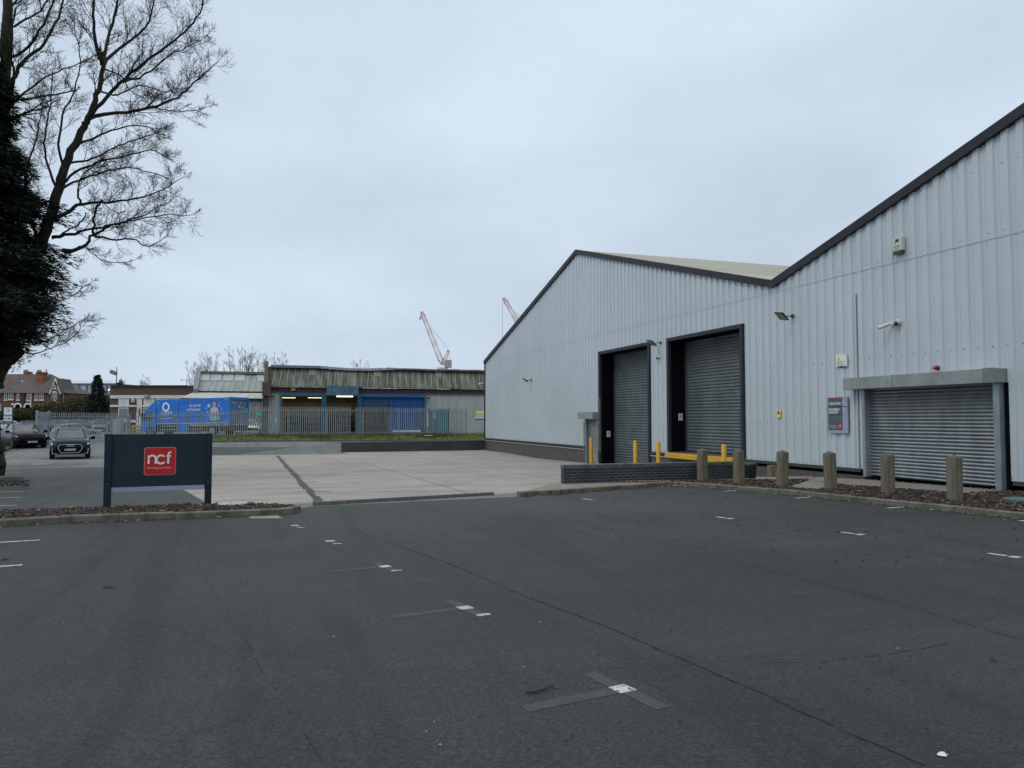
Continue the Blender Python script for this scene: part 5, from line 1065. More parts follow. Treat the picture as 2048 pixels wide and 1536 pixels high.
MB().box((4.4,1.2,.42),(5.6,1.262,1.18)).build('side_door_lower',M_LB,lo,local=True)
for z in (.98,.66): MB().box((2.9,1.15,z-.03),(4.4,1.2,z+.03)).build('side_rail',flat('rail_alu',(.45,.46,.46),.4,.5),lo,local=True); MB().box((5.6,1.15,z-.03),(7.6,1.2,z+.03)).build('side_rail',MATS['rail_alu'],lo,local=True)
MB().box((0.0,1.252,1.17),(LL,1.262,1.22)).build('sill_strip',flat('strip_white',(.6,.62,.65),.5),lo,local=True)
# cab: profile in x-z extruded across
cp_=[(LL+.12,.5),(LL+1.72,.5),(LL+1.74,1.1),(LL+1.70,1.5),(LL+1.42,2.5),(LL+1.22,2.62),(LL+.12,2.62)]
MB().prism([(x,-1.2,z) for x,z in cp_],(0,2.4,0)).build('cab',M_LBC,lo,local=True,bevel=.04)
MB().prism([(LL+.1,-1.15,2.60),(LL+1.15,-1.15,2.63),(LL+.75,-1.15,3.0),(LL+.1,-1.15,3.40)],(0,2.3,0)).build('wind_deflector',M_LBC,lo,local=True,bevel=.05)
MB().prism([(LL+1.705,-1.1,1.55),(LL+1.735,-1.1,1.56),(LL+1.46,-1.1,2.46),(LL+1.43,-1.1,2.45)],(0,2.2,0)).build('windscreen',glass('cab_glass',(.012,.016,.02),.08),lo,local=True)
for y in (-1.205,1.2): MB().prism([(LL+.55,y,1.55),(LL+1.55,y,1.5),(LL+1.3,y,2.3),(LL+.55,y,2.3)],(0,.012,0)).build('side_window',MATS['cab_glass'],lo,local=True)
for y in (1.38,-1.38): MB().box((LL+1.45,y-.12,1.75),(LL+1.58,y+.12,2.2)).build('mirror',M_CHS,lo,local=True,bevel=.02)
MB().box((LL+1.70,-1.1,.5),(LL+1.8,1.1,.95)).build('bumper',M_LBC,lo,local=True,bevel=.02)
for y in (-.85,.85): MB().box((LL+1.78,y-.2,.72),(LL+1.82,y+.2,.88)).build('headlight',flat('lamp_clear',(.6,.62,.65),.2),lo,local=True)
def wheel(par,x,y,r,w,side,rimc=None,local=True):
    e=MB().tube([(x,y-w/2,r),(x,y-w/2+.03,r),(x,y+w/2-.03,r),(x,y+w/2,r)],[r*.93,r,r,r*.93],20).build('wheel',M_TY,par,local=local,smooth=40)
    yo=y+side*(w/2+.004); rm=MB().tube([(x,yo,r),(x,yo-side*.03,r)],r*.64,20); 
    rm.build('rim',rimc or flat('rim_silver',(.35,.36,.37),.3,.8),e,local=True,smooth=40)
    sp=MB()
    for k in range(5):
        a=2*math.pi*k/5; c_,s_=math.cos(a),math.sin(a); sp.bar((x+c_*r*.1,yo+side*.008,r+s_*r*.1),(x+c_*r*.6,yo+side*.008,r+s_*r*.6),r*.14,.01,up=(0,1,0))
    sp.build('spokes',rimc or MATS['rim_silver'],e,local=True); return e
for x in (1.9,LL+.75):
    for s_ in (-1,1): wheel(lo,x,s_*1.06,.47,.3,s_)
# lettering on the side (y=+1.25 side faces the yard; reading direction = -x)
SM=lambda x,z:frameM((x,1.262,z),(-1,0,0),(0,0,1))
lw=mw(lo)
rg=MB(); ring=[(.34*math.cos(t),.34*math.sin(t)) for t in [2*math.pi*i/24 for i in range(25)]]; stroke(rg,ring,.17,SM(7.0,2.72)); rg.build('ring_logo',flat('print_white',(.68,.73,.78),.5),lo,local=True)
text('lettering','CHAZDE',.34,lw@SM(6.95,2.17),MATS['print_white'],lo,.003,'CENTER',0,.004,1.)
MB().box((6.5,1.262,1.98),(7.3,1.266,2.01)).build('small_print',MATS['print_white'],lo,local=True); MB().box((6.2,1.262,1.68),(7.6,1.266,1.72)).build('small_print',MATS['print_white'],lo,local=True)
text('slogan','let care for',.36,lw@SM(3.75,2.78),MATS['print_white'],lo,.003,'CENTER',.35,.003,.8)
text('slogan','all & partner',.36,lw@SM(3.9,2.42),MATS['print_white'],lo,.003,'CENTER',.35,.003,.85)
dd_=MB(); dd_.box((4.4,1.2605,1.2),(4.43,1.2645,3.1)); dd_.build('door_line',flat('door_line_blue',(.004,.07,.3),.5),lo,local=True); MB().box((4.43,1.2605,3.07),(5.6,1.2645,3.1)).build('door_line',MATS['door_line_blue'],lo,local=True); MB().box((5.6,1.2605,1.2),(5.63,1.2645,3.1)).build('door_line',MATS['door_line_blue'],lo,local=True)
# printed figure with bubbles
PRN=[flat('print_skin',(.48,.26,.19),.6),flat('print_shirt',(.25,.45,.55),.6),flat('print_dark',(.03,.03,.05),.6),flat('print_pink',(.5,.25,.22),.6),flat('print_pale',(.5,.58,.58),.6)]
def oval(x,z,rx,rz_,m_,y=1.2625,n=18): MB().prism([(x+rx*math.cos(2*math.pi*i/n),y,z+rz_*math.sin(2*math.pi*i/n)) for i in range(n)],(0,.002,0)).build('printed_picture',m_,lo,local=True)
X0=1.62
oval(X0,1.85,.62,.5,PRN[1]); oval(X0,2.35,.42,.25,PRN[4],1.264); oval(X0,2.62,.12,.2,PRN[4],1.265); oval(X0,3.0,.2,.17,PRN[2],1.2655); oval(X0,2.85,.19,.25,PRN[0],1.267)
for k in range(7): MB().box((X0-.5+k*.15,1.2665,1.75+(.04*(k%2))),(X0-.42+k*.15,1.269,2.12)).build('printed_picture',[PRN[3],PRN[4]][k%2],lo,local=True)
for x,z,r_ in ((2.2,2.72,.17),(1.1,2.7,.08),(1.0,2.95,.05),(2.5,2.5,.07),(.8,2.45,.07),(.85,1.95,.1),(2.35,2.2,.09),(.9,2.25,.06)): oval(x,z,r_,r_,PRN[4],1.2665)
for x0,x1,z0,z1 in ((.3,.5,3.24,3.27),(.3,.33,3.08,3.27),(7.75,7.9,3.15,3.18),(7.87,7.9,3.0,3.18),(.3,.5,1.35,1.38),(.3,.33,1.35,1.5)): MB().box((x0,1.262,z0),(x1,1.266,z1)).build('corner_mark',MATS['print_white'],lo,local=True)
# yellow pallets by the lorry front
for k,(px,lab) in enumerate(((262,'yellow barrier base left of the lorry cab, further one'),(274,'yellow barrier base left of the lorry cab, nearer one'))):
    p=at(px,860,67.); e=empty('yellow_barrier',(p.x,p.y,0),.3,lab,'barrier')
    for z in (.15,.45,.75): MB().box((-.35,-.2,z),(.35,.2,z+.16)).build('board',flat('ochre_board',(.42,.28,.10),.7) if 'ochre_board' not in MATS else MATS['ochre_board'],e,local=True)
    for x in (-.3,.3): MB().box((x-.04,-.22,0),(x+.04,.22,.98)).build('upright',MATS['ochre_board'],e,local=True)
# ================================================================= cars
M_CGL=glass('car_glass',(.03,.036,.042),.06); M_LAMP=flat('headlamp_glass',(.55,.6,.66),.12); M_TAIL=flat('tail_red',(.35,.01,.015),.25); M_CHR=flat('chrome_trim',(.5,.52,.54),.25,.7); M_GRL=pm('grille_black',(.004,.004,.005),None,6.,.6,spec=.12); M_PLW=flat('plate_white',(.62,.63,.6),.5); M_PLY=flat('plate_yellow',(.6,.45,.08),.5)
def car(kind,pos,rz,paint,lab,plate=None,q5=False,full=True,grp=None):
    L_,W_,H_,zb,hood,deck,rx0,rx1=dict(suv=(4.68,1.90,1.66,1.04,1.06,1.14,.25,-1.95),coupe=(4.75,1.92,1.62,1.04,1.06,1.18,.25,-1.3),hatch=(4.2,1.78,1.47,.92,.92,1.02,.2,-1.45),mpv=(4.3,1.8,1.7,1.0,1.05,1.1,.65,-1.9))[kind]
    e=empty('parked_car',pos,rz,lab,'car',grp); hw=W_/2; h2=L_/2
    st=[(h2,.70,.34,.56,.70),(h2-.10,.86,.24,.66,hood-.18),(h2-.35,.95,.2,.80,hood-.06),(h2-.9,1.,.2,.86,hood+.0),(h2-1.35,1.,.2,.88,hood+.05),(.3,1.,.2,.9,zb+.05),(-.8,1.,.2,.92,zb+.07),(-h2+.7,1.,.2,.94,deck-.02),(-h2+.25,.97,.24,.93,deck-.03),(-h2+.03,.88,.32,.85,deck-.12),(-h2,.80,.36,.75,deck-.3)]
    rows=[]
    for x,f,z0,zs,zt in st:
        w=hw*f; half=[(0,z0),(w*.82,z0),(w*.97,z0+.10),(w,z0+.28),(w*1.0,zs*.82),(w*.985,zs),(w*.93,zt-.03),(w*.80,zt),(w*.4,zt+.025),(0,zt+.03)]
        rows.append([(x,y,z) for y,z in half]+[(x,-y,z) for y,z in half[-2:0:-1]]+[(x,half[0][0],half[0][1])])
    b_=MB().grid(rows); b_.poly([Vector(p) for p in rows[0][:-1]]); b_.poly([Vector(p) for p in rows[-1][:-1]][::-1]); b_.build('body',paint,e,local=True,smooth=38)
    # greenhouse
    xb0=h2-1.28; xb1=-h2+(.28 if kind!='mpv' else .12); zr=H_-.06; cw=hw*.86; tw=hw*.66
    if kind=='hatch': xb1=-h2+.15
    B=[(xb0,cw*.93,zb),(xb0-.35,cw,zb),(-.9,cw,zb+.04),(xb1+.25,cw*.94,zb+.06),(xb1,cw*.85,zb+.06)]
    T=[(rx0,tw*.93,zr),(rx0-.25,tw,zr+.02),(-.7,tw,zr+.02),(rx1+.2,tw*.97,zr-.04),(rx1,tw*.9,zr-.08)]
    g_=MB(); lo_=[(x,y,z) for x,y,z in B]+[(x,-y,z) for x,y,z in B[::-1]]; hi_=[(x,y,z) for x,y,z in T]+[(x,-y,z) for x,y,z in T[::-1]]
    n=len(lo_); g_.v=lo_+hi_; g_.f=[(i,(i+1)%n,n+(i+1)%n,n+i) for i in range(n)]; g_.build('windows',M_CGL,e,local=True)
    r_=MB(); rr=[[(x+.02*(1 if i==0 else -1 if i==4 else 0),y*t,z+.005+.05*(1-t*t)*(0 if i in(0,4) else 1)) for t in (-1.02,-.7,-.3,0,.3,.7,1.02)] for i,(x,y,z) in enumerate(T)]; r_.grid(rr); r_.grid([[(p[0],p[1],p[2]-.04) for p in q_] for q_ in rr][::-1]); r_.build('roof',paint,e,local=True,smooth=True)
    for s_ in (-1,1):
        for i,w in ((0,.06),(2,.07),(3,.09),(4,.10)):
            a=B[i]; c=T[i]; MB().bar((a[0],s_*a[1],a[2]-.02),(c[0],s_*c[1],c[2]+.01),w,.05,up=(0,1,0)).build('pillar',paint if i!=2 else M_GRL,e,local=True)
        m_=MB().box((xb0-.22,s_*(hw+.03),zb-.0),(xb0-.02,s_*(hw+.25),zb+.17)); m_.build('mirror',paint if not q5 else M_GRL,e,local=True,bevel=.04); MB().bar((xb0-.12,s_*(hw*.9),zb),(xb0-.12,s_*(hw+.08),zb+.04),.05).build('mirror_arm',M_GRL,e,local=True)
        # lights
        MB().prism([(h2-.16,s_*hw*.50,.74*zb+.0),(h2-.22,s_*hw*.90,.76*zb),(h2-.42,s_*hw*.955,.84*zb),(h2-.30,s_*hw*.86,.86*zb),(h2-.14,s_*hw*.50,.82*zb)],(.06,0,0)).build('headlight',M_LAMP,e,local=True)
        MB().hexa([(-h2+.02,s_*hw*.55,zb*.80),(-h2-.02,s_*hw*.55,zb*.80),(-h2+.06,s_*hw*.93,zb*.80),(-h2+.14,s_*hw*.93,zb*.80),(-h2+.02,s_*hw*.55,zb*.95),(-h2-.01,s_*hw*.55,zb*.95),(-h2+.06,s_*hw*.93,zb*.95),(-h2+.14,s_*hw*.93,zb*.95)]).build('tail_light',M_TAIL,e,local=True)
        for x in (h2-.86,-h2+.86):
            R_=.355 if kind in('suv','coupe') else .315
            arc_=[(x+(R_+.07)*math.cos(t),s_*(hw+.002),R_+(R_+.07)*math.sin(t)) for t in [math.pi*i/14-.2 for i in range(17)]]
            MB().prism(arc_,(0,-s_*.03,0)).build('wheel_arch',M_GRL,e,local=True)
            wheel(e,x,s_*(hw-.10),R_,.22,s_,MATS.get('rim_dark') if kind=='coupe' else None)
        MB().box((-h2+1.3,s_*(hw-.01),.2),(h2-1.3,s_*(hw+.015),.3)).build('sill',M_GRL,e,local=True)
        if full:
            MB().prism([(h2-.06,s_*hw*.60,.32),(h2-.14,s_*hw*.86,.32),(h2-.18,s_*hw*.90,.58),(h2-.08,s_*hw*.68,.58)],(.03,0,0)).build('air_intake',M_GRL,e,local=True)
            if q5: 
                pts=[(h2-.04,s_*hw*.58,.31),(h2-.11,s_*hw*.86,.31),(h2-.14,s_*hw*.90,.58),(h2-.05,s_*hw*.72,.58)]
                tb_=MB(); 
                for a_,c_ in zip(pts,pts[1:]): tb_.bar(a_,c_,.028)
                tb_.build('intake_trim',M_CHR,e,local=True)
    gw=.58 if q5 else .52
    g0=[(h2+.025,-gw*.72,.36),(h2+.025,gw*.72,.36),(h2+.005,gw*1.0,.62),(h2-.02,gw*.86,.80),(h2-.02,-gw*.86,.80),(h2+.005,-gw*1.0,.62)] if q5 else [(h2+.02,-gw,.52),(h2+.02,gw,.52),(h2,gw*1.02,.74),(h2,-gw*1.02,.74)]
    MB().prism(g0,(-.08,0,0)).build('grille',M_GRL,e,local=True)
    if q5:
        t_=MB()
        for i in range(6): a=Vector(g0[i]);c_=Vector(g0[(i+1)%6]); t_.bar(a+Vector((.01,0,0)),c_+Vector((.01,0,0)),.032)
        t_.build('grille_frame',M_CHR,e,local=True)
        rg=MB()
        for k in range(4):
            ring=[(h2+.04,-.12+k*.08+.052*math.cos(t),.745+.052*math.sin(t)) for t in [2*math.pi*i/12 for i in range(13)]]; rg.tube(ring,.008,4)
        rg.build('badge_rings',M_CHR,e,local=True); MB().box((h2-.02,-hw*.72,.235),(h2+.03,hw*.72,.265)).build('bumper_strip',M_CHR,e,local=True)
        for s_ in (-1,1): MB().tube([(rx0,s_*tw*.95,zr+.03),(rx0-.4,s_*tw,zr+.09),(rx1+.4,s_*tw,zr+.07),(rx1+.1,s_*tw*.95,zr)],.02,6).build('roof_rail',M_CHR,e,local=True)
    pz=.52 if q5 else .46
    MB().box((h2+.02,-.26,pz-.046),(h2+.045,.26,pz+.055)).build('number_plate',M_PLW,e,local=True)
    if plate: text('plate_lettering',plate,.105,mw(e)@frameM((h2+.047,0,pz),(0,1,0),(0,0,1)),INK,e,.001,'CENTER',0,.002,.95)
    MB().box((-h2-.03,-.26,.6),(-h2+.04,.26,.71)).build('number_plate',M_PLY,e,local=True,label='yellow rear number plate')
    return e
flat('rim_dark',(.03,.03,.033),.4,.5)
PB=lambda n,c,c2=None:pm(n,c,c2 or tuple(x*.9 for x in c),1.,.2,.0,spec=.12 if max(c)<.1 else .5)
def place(px,py,w=None):
    p=at(px,py,w); return p
def head(u,w): x,y=uw(u,w); return math.atan2(y,x)
# blue car facing the camera
p=at(143,918,41.7); t=Vector((.497,-.868)); c=uw(*(Vector(((143-1024)/F*41.7,41.7))-t*2.0)); z=1.5-80*41.7/F
car('suv',(c[0],c[1],z),head(*t),PB('navy_paint',(.006,.010,.028)),'dark blue estate car with silver framed grille, facing the camera',"HE70 WWW",q5=True)
t=Vector((.719,-.695)); c=uw(*(Vector(((65-1024)/F*50.5,50.5))-t*2.1)); z=1.5-59.5*50.5/F
car('coupe',(c[0],c[1],z),head(*t),PB('black_paint',(.007,.005,.008)),'black sloping-roof car turned to the right, left of the blue car',"BN68 FFG")
bmz=z
def far_car(kind,px,pyb,w,ang,paint,lab,grp=None):
    x,y=uw((px-1024)/F*w,w); d=Vector((math.cos(math.radians(ang)),math.sin(math.radians(ang)))); return car(kind,(x,y,1.5-(pyb-838)*w/F),head(d.x,d.y),paint,lab,full=False,grp=grp)
GW='cars parked at the far left'; GL='cars parked beyond the palisade fence'
far_car('hatch',26,866,90,28,PB('white_paint',(.62,.63,.66)),'white hatchback with red tail light behind the black car',GW)
far_car('hatch',64,864,98,30,PB('dark_paint',(.03,.035,.06)),'dark blue car between white hatchback and the fence gate',GW)
far_car('hatch',-14,862,102,28,PB('silver_paint',(.38,.40,.42)),'silver car cut off by the left edge behind the white hatchback',GW)
for k,(kd,px,pyb,w,a,pt,lab) in enumerate((('hatch',128,863,96,40,PB('maroon_silver',(.26,.22,.24)),'silver-pink hatchback at left of the cars behind the fence'),('hatch',150,864,94,42,PB('grey_paint',(.16,.18,.2)),'grey hatchback second from left behind the fence'),('hatch',172,863,95,35,PB('pewter_paint',(.22,.24,.26)),'pewter car third from left behind the fence'),('mpv',203,867,90,-65,PB('blue_van_paint',(.10,.16,.24)),'pale roofed blue van at right of the cars behind the fence'),('hatch',155,877,76,40,PB('ash_paint',(.30,.33,.35)),'light grey car behind the fence, nearest, over the blue car roof'))):
    far_car(kd,px,pyb,w,a,pt,lab,GL)
far_car('hatch',497,871,72.,-62,PB('bright_white',(.72,.73,.74)),'small white car between the lorry tail and green notice')
# ================================================================= small sign at left, lamps
def uwp(px,w,z): x,y=uw((px-1024)/F*w,w); return Vector((x,y,z))
w=75.; s=w/F; zl=lambda y:H+(838-y)*s
e=empty('site_sign',uwp(17,w,zl(850)),0,'white and blue information board with ring emblem on dark posts at far left','sign')
def pan(px0,px1,y0,y1,dw,mat,nm,par=None,ww=w,th=.03):
    a=uwp(px0,ww-dw,H+(838-y0)*ww/F); b_=uwp(px1,ww-dw,0); o_=uwp(px0,ww-dw+th,0); off=(o_-uwp(px0,ww-dw,0)); off.z=0; z1_=H+(838-y1)*ww/F
    return MB().prism([a,Vector((b_.x,b_.y,a.z)),Vector((b_.x,b_.y,z1_)),Vector((a.x,a.y,z1_))],off).build(nm,mat,par or e)
pan(8,25,841,815,0,WHT,'panel',th=.08); pan(8,25,832.5,829,.04,flat('board_blue',(.03,.25,.55),.5),'blue_band'); pan(8,25,840.8,832.7,.04,flat('board_pale',(.55,.58,.6),.5),'lower_panel'); pan(9,14,838,836,.06,flat('board_red',(.5,.12,.08),.5),'red_mark'); pan(17,22,838,836,.06,INK,'dark_mark')
rg=MB(); cc=uwp(16,w-.05,H+(838-820.)*s); rx=uwp(17,w,0)-uwp(16,w,0); rx.z=0
stroke(rg,[(.16*math.cos(t),.16*math.sin(t)) for t in [2*math.pi*i/16 for i in range(17)]],.06,frameM(cc,rx,(0,0,1))); rg.build('ring_emblem',flat('emblem_grey',(.3,.33,.38),.5),e)
pan(24.6,26.5,852,807,.02,M_TRIM,'post',th=.1); pan(7,8.2,852,815,.02,M_TRIM,'post',th=.1); pan(23,27.5,810,806.5,.05,WHT,'lamp_head',th=.12)
def lamp(px,w,ytop,ybot,lab,arm,yarm,fl=False,col='lamp_pole'):
    s=w/F; b_=uwp(px,w,H+(838-ybot)*s); h=(ybot-ytop)*s; e=empty('lamp_post',b_,-YAW,lab,'lamp post'); mt=flat(col,(.13,.14,.15),.6) if col not in MATS else MATS[col]
    MB().tube([(0,0,0),(0,0,h)],[.09,.05],8).build('pole',mt,e,local=True,smooth=True); a=arm*s; za=h-(yarm-ytop)*s
    MB().tube([(0,0,za),(a*.7,0,za+.05)],.03,6).build('arm',mt,e,local=True)
    if fl:
        MB().box((-.35,-.3,-.12),(.35,.3,.12)).xf(Matrix.Translation((a*.75,0,za+.2))@Matrix.Rotation(.5,4,'Y')).build('floodlight_head',mt,e,local=True)
        MB().box((-.35,-.3,-.12),(.35,.3,.12)).xf(Matrix.Translation((a*.5,-.3,za+.0))@Matrix.Rotation(.4,4,'Y')).build('floodlight_head',mt,e,local=True)
    else: MB().hexa([(a*.65,-.12,za),(a,-.12,za+.0),(a,.12,za+.0),(a*.65,.12,za),(a*.65,-.08,za+.14),(a,-.05,za+.08),(a,.05,za+.08),(a*.65,.08,za+.14)]).build('lamp_head',flat('lamp_head_grey',(.25,.27,.28),.5) if 'lamp_head_grey' not in MATS else MATS['lamp_head_grey'],e,local=True)
lamp(232,98,734,838,'tall grey pole with two floodlights above the brick office roof',-8,747,True)
lamp(103,120,749,845,'dark lamp post in front of the Victorian house gable',-5,750,col='lamp_dark'); MATS['lamp_dark'].node_tree
lamp(113.5,118,758,845,'lamp post with long arm to the right beside the house',13,758)
lamp(373,110,761,838,'street lamp with arm to the left beyond the brick office',-14,760.5)
# hedges, conifer, fence behind cars
def leafmass(name,parent,pts_fn,n,size,mats,lab=None,seed=1,drop=0):
    R.seed(seed); ms=[MB() for _ in mats]
    for i in range(n):
        p,s_=pts_fn(); a=R.uniform(0,6.28); el=R.uniform(-.8,1.2); d=Vector((math.cos(a)*math.cos(el),math.sin(a)*math.cos(el),math.sin(el)-drop)); d.normalize(); l=size*R.uniform(.6,1.4)*s_; q=d.cross(Vector((R.uniform(-1,1),R.uniform(-1,1),R.uniform(-1,1)))).normalized()*l*.28
        k=min(len(mats)-1,int(R.random()**1.6*len(mats))); ms[k].poly([p-q,p+q,p+d*l])
    return [m_.build(name,mt,parent,fix=False) for m_,mt in zip(ms,mats)]
HM=[pm('hedge_olive',(.060,.058,.020),(.045,.042,.016),.8,.9),pm('hedge_green',(.035,.050,.018),(.026,.036,.014),.8,.9),pm('hedge_brown',(.09,.07,.035),(.06,.046,.025),.8,.9)]
def shrub(px,w,ytop,ybot,wid,lab,seed,n=2600,mats=None):
    s=w/F; b_=uwp(px,w,H+(838-ybot)*s); h=(ybot-ytop)*s; rx=wid*s/2; e=empty('shrub',b_,0,lab,'shrub','shrubs in front of the brick house and shed')
    from mathutils import noise as mn_
    def f():
        while True:
            v=Vector((R.gauss(0,1),R.gauss(0,1),R.gauss(0,1))).normalized(); 
            r_=R.random()**.35; k=1+.35*mn_.noise(v*2.2+Vector((seed,0,0)))
            p=Vector((v.x*rx*r_*k,v.y*rx*.8*r_*k,h*.5+v.z*h*.55*r_*k))
            if p.z>0: return b_+p,1.
    for o in leafmass('foliage',e,f,n,.26*max(.5,w/105),mats or HM,seed=seed): pass
    MB().tube([(b_.x,b_.y,b_.z-.1),(b_.x+.1,b_.y,b_.z+h*.7)],[.12,.04],6).build('stem',flat('shrub_stem',(.05,.04,.03),.9) if 'shrub_stem' not in MATS else MATS['shrub_stem'],e)
for i,(px,w,yt,yb_,wd_,lab) in enumerate(((40,100,818,842,44,'low green shrub below the arched doorways of the house'),(78,104,811,842,48,'olive shrub before the ground-floor bay window'),(112,102,804,842,46,'taller shrub under the white-edged gable'),(145,106,794,842,56,'wide olive shrub between gable and conifer'),(172,108,792,842,40,'shrub just left of and behind the conifer'),(222,110,792,842,36,'brownish shrub right of the conifer by the office'),(8,98,824,842,40,'low shrub behind the information board'))): shrub(px,w,yt,yb_,wd_,lab,50+i)
def conifer(px,w,ytop,ybot,wid,lab,seed):
    s=w/F; b_=uwp(px,w,H+(838-ybot)*s); h=(ybot-ytop)*s; e=empty('conifer_tree',b_,0,lab,'conifer'); MB().tube([b_,b_+Vector((0,0,h*.95))],[.16,.03],8).build('trunk',flat('conifer_trunk',(.05,.035,.025),.9),e)
    R.seed(seed); ms=[MB(),MB()]
    for i in range(620):
        t=R.random()**1.2; z=h*(.02+.96*t); a=R.uniform(0,6.28); rr=wid*s/2*(1-t)**.8*R.uniform(.75,1.12)+.08; c_,s_=math.cos(a),math.sin(a)
        p0=b_+Vector((0,0,z+rr*.15)); p1=b_+Vector((c_*rr,s_*rr,z-rr*.25))
        for j in range(26):
            q=p0.lerp(p1,.35+.65*(j/25)); dd=(p1-p0).normalized()*.2+Vector((R.uniform(-.2,.2),R.uniform(-.2,.2),R.uniform(-.12,.1))); n_=Vector((R.uniform(-1,1),R.uniform(-1,1),R.uniform(-1,1)))*.055
            ms[R.random()<.3].poly([q-n_,q+n_,q+dd])
    ms[0].build('crown',pm('spruce_dark',(.012,.024,.012),(.008,.016,.009),.8,.9),e,fix=False); ms[1].build('crown',pm('spruce_mid',(.022,.038,.02),(.014,.026,.014),.8,.9),e,fix=False)
conifer(194,97,747,836,50,'dark green spruce standing between the house and the brick office',61)
# low timber fence at the far left
e=empty('timber_fence',uwp(50,108,-.2),0,'low dark board fence behind the cars at far left','fence'); 
for k in range(9): pan(26+k*5,30.7+k*5,858,836.5,0,pm('fence_brown',(.07,.06,.055),(.05,.045,.04),3.,.9),'board_panel',e,108.)
for k in (26,46.6,70): pan(k,k+1.6,858,829 if k==46.6 else 835,.1,flat('fence_post_pale',(.25,.28,.26),.8) if 'fence_post_pale' not in MATS else MATS['fence_post_pale'],'post',e,108.,.1)
# ================================================================= cranes
M_CR=flat('crane_red_hazed',(.62,.33,.32),.8); M_CW=flat('crane_white_hazed',(.72,.66,.68),.7); M_CG=flat('crane_grey',(.35,.34,.33),.6)  # distance haze is mixed into the red and white, leaving them pale and pinkish
def lattice(mbs,p,q,w0,w1,seg,up=(0,0,1),t=.28):
    p,q=Vector(p),Vector(q); d=(q-p).normalized(); a=d.cross(Vector(up)).normalized(); b_=a.cross(d); n=seg
    C=lambda i,k:p.lerp(q,i/n)+(a*(1,1,-1,-1)[k]+b_*(1,-1,-1,1)[k])*lerp(w0,w1,i/n)/2
    for i in range(n):
        m_=mbs[(i//3)%2]
        for k in range(4): m_.bar(C(i,k),C(i+1,k),t); m_.bar(C(i,k),C(i+1,(k+1)%4),t*.6)
def crane(pxb,yb_,pxt,yt,w,lab,full=True):
    s=w/F; B=uwp(pxb,w,H+(838-yb_)*s); T=uwp(pxt,w,H+(838-yt)*s); e=empty('tower_crane',Vector((B.x,B.y,0)),0,lab,'crane')
    m_=[MB(),MB()]; lattice(m_,(B.x,B.y,0),(B.x,B.y,B.z-1.),2.2,2.2,24,(1,0,0),.16); m_[0].build('mast',M_CR,e,fix=False); m_[1].build('mast',M_CW,e,fix=False)
    m_=[MB(),MB()]; lattice(m_,B,B.lerp(T,.12),.6,2.,3,(0,1,0),.2); lattice(m_,B.lerp(T,.12),B.lerp(T,.9),1.9,1.3,21,(0,1,0),.17); lattice(m_,B.lerp(T,.9),T,1.6,.5,3,(0,1,0),.2); m_[0].build('jib',M_CR,e,fix=False); m_[1].build('jib',M_CW,e,fix=False)
    A=B+(uwp(12,w,0)-uwp(0,w,0))+Vector((0,0,30*s)); A.z=B.z+30*s
    m_=[MB(),MB()]; lattice(m_,B,A,1.6,.7,7,(0,1,0),.24); m_[0].build('a_frame',M_CR,e,fix=False); m_[1].build('a_frame',M_CW,e,fix=False)
    MB().bar(A,B.lerp(T,.86),.13).build('luffing_rope',M_CG,e)
    K=B+(uwp(10,w,0)-uwp(0,w,0)); MB().box((K.x-1.2,K.y-1.,B.z-1.2),(K.x+1.6,K.y+1.,B.z+2.2)).build('counterweight',M_CG,e,bevel=.2); MB().box((B.x-2.2,B.y-1.,B.z-1.9),(K.x,B.y+1.,B.z-1.0)).build('deck',M_CW,e)
    MB().bar(A,(K.x+1.,K.y,B.z+2.),.12).build('tie_rope',M_CR,e)
    hk=T+Vector((-.5,0,0)); MB().bar(hk,hk-Vector((0,0,2.4 if full else 30)),.12).build('hoist_rope',M_CG,e); MB().tube([hk-Vector((0,0,(2.4 if full else 30))),hk-Vector((0,0,(3.6 if full else 31)))],.35,8).build('hook_block',M_CG,e)
crane(885,730,842,622,330,'red and white luffing crane above the workshop roof, jib leaning left')
crane(1068,700,1007,594,335,'second red luffing crane mostly hidden behind the warehouse gable',False)
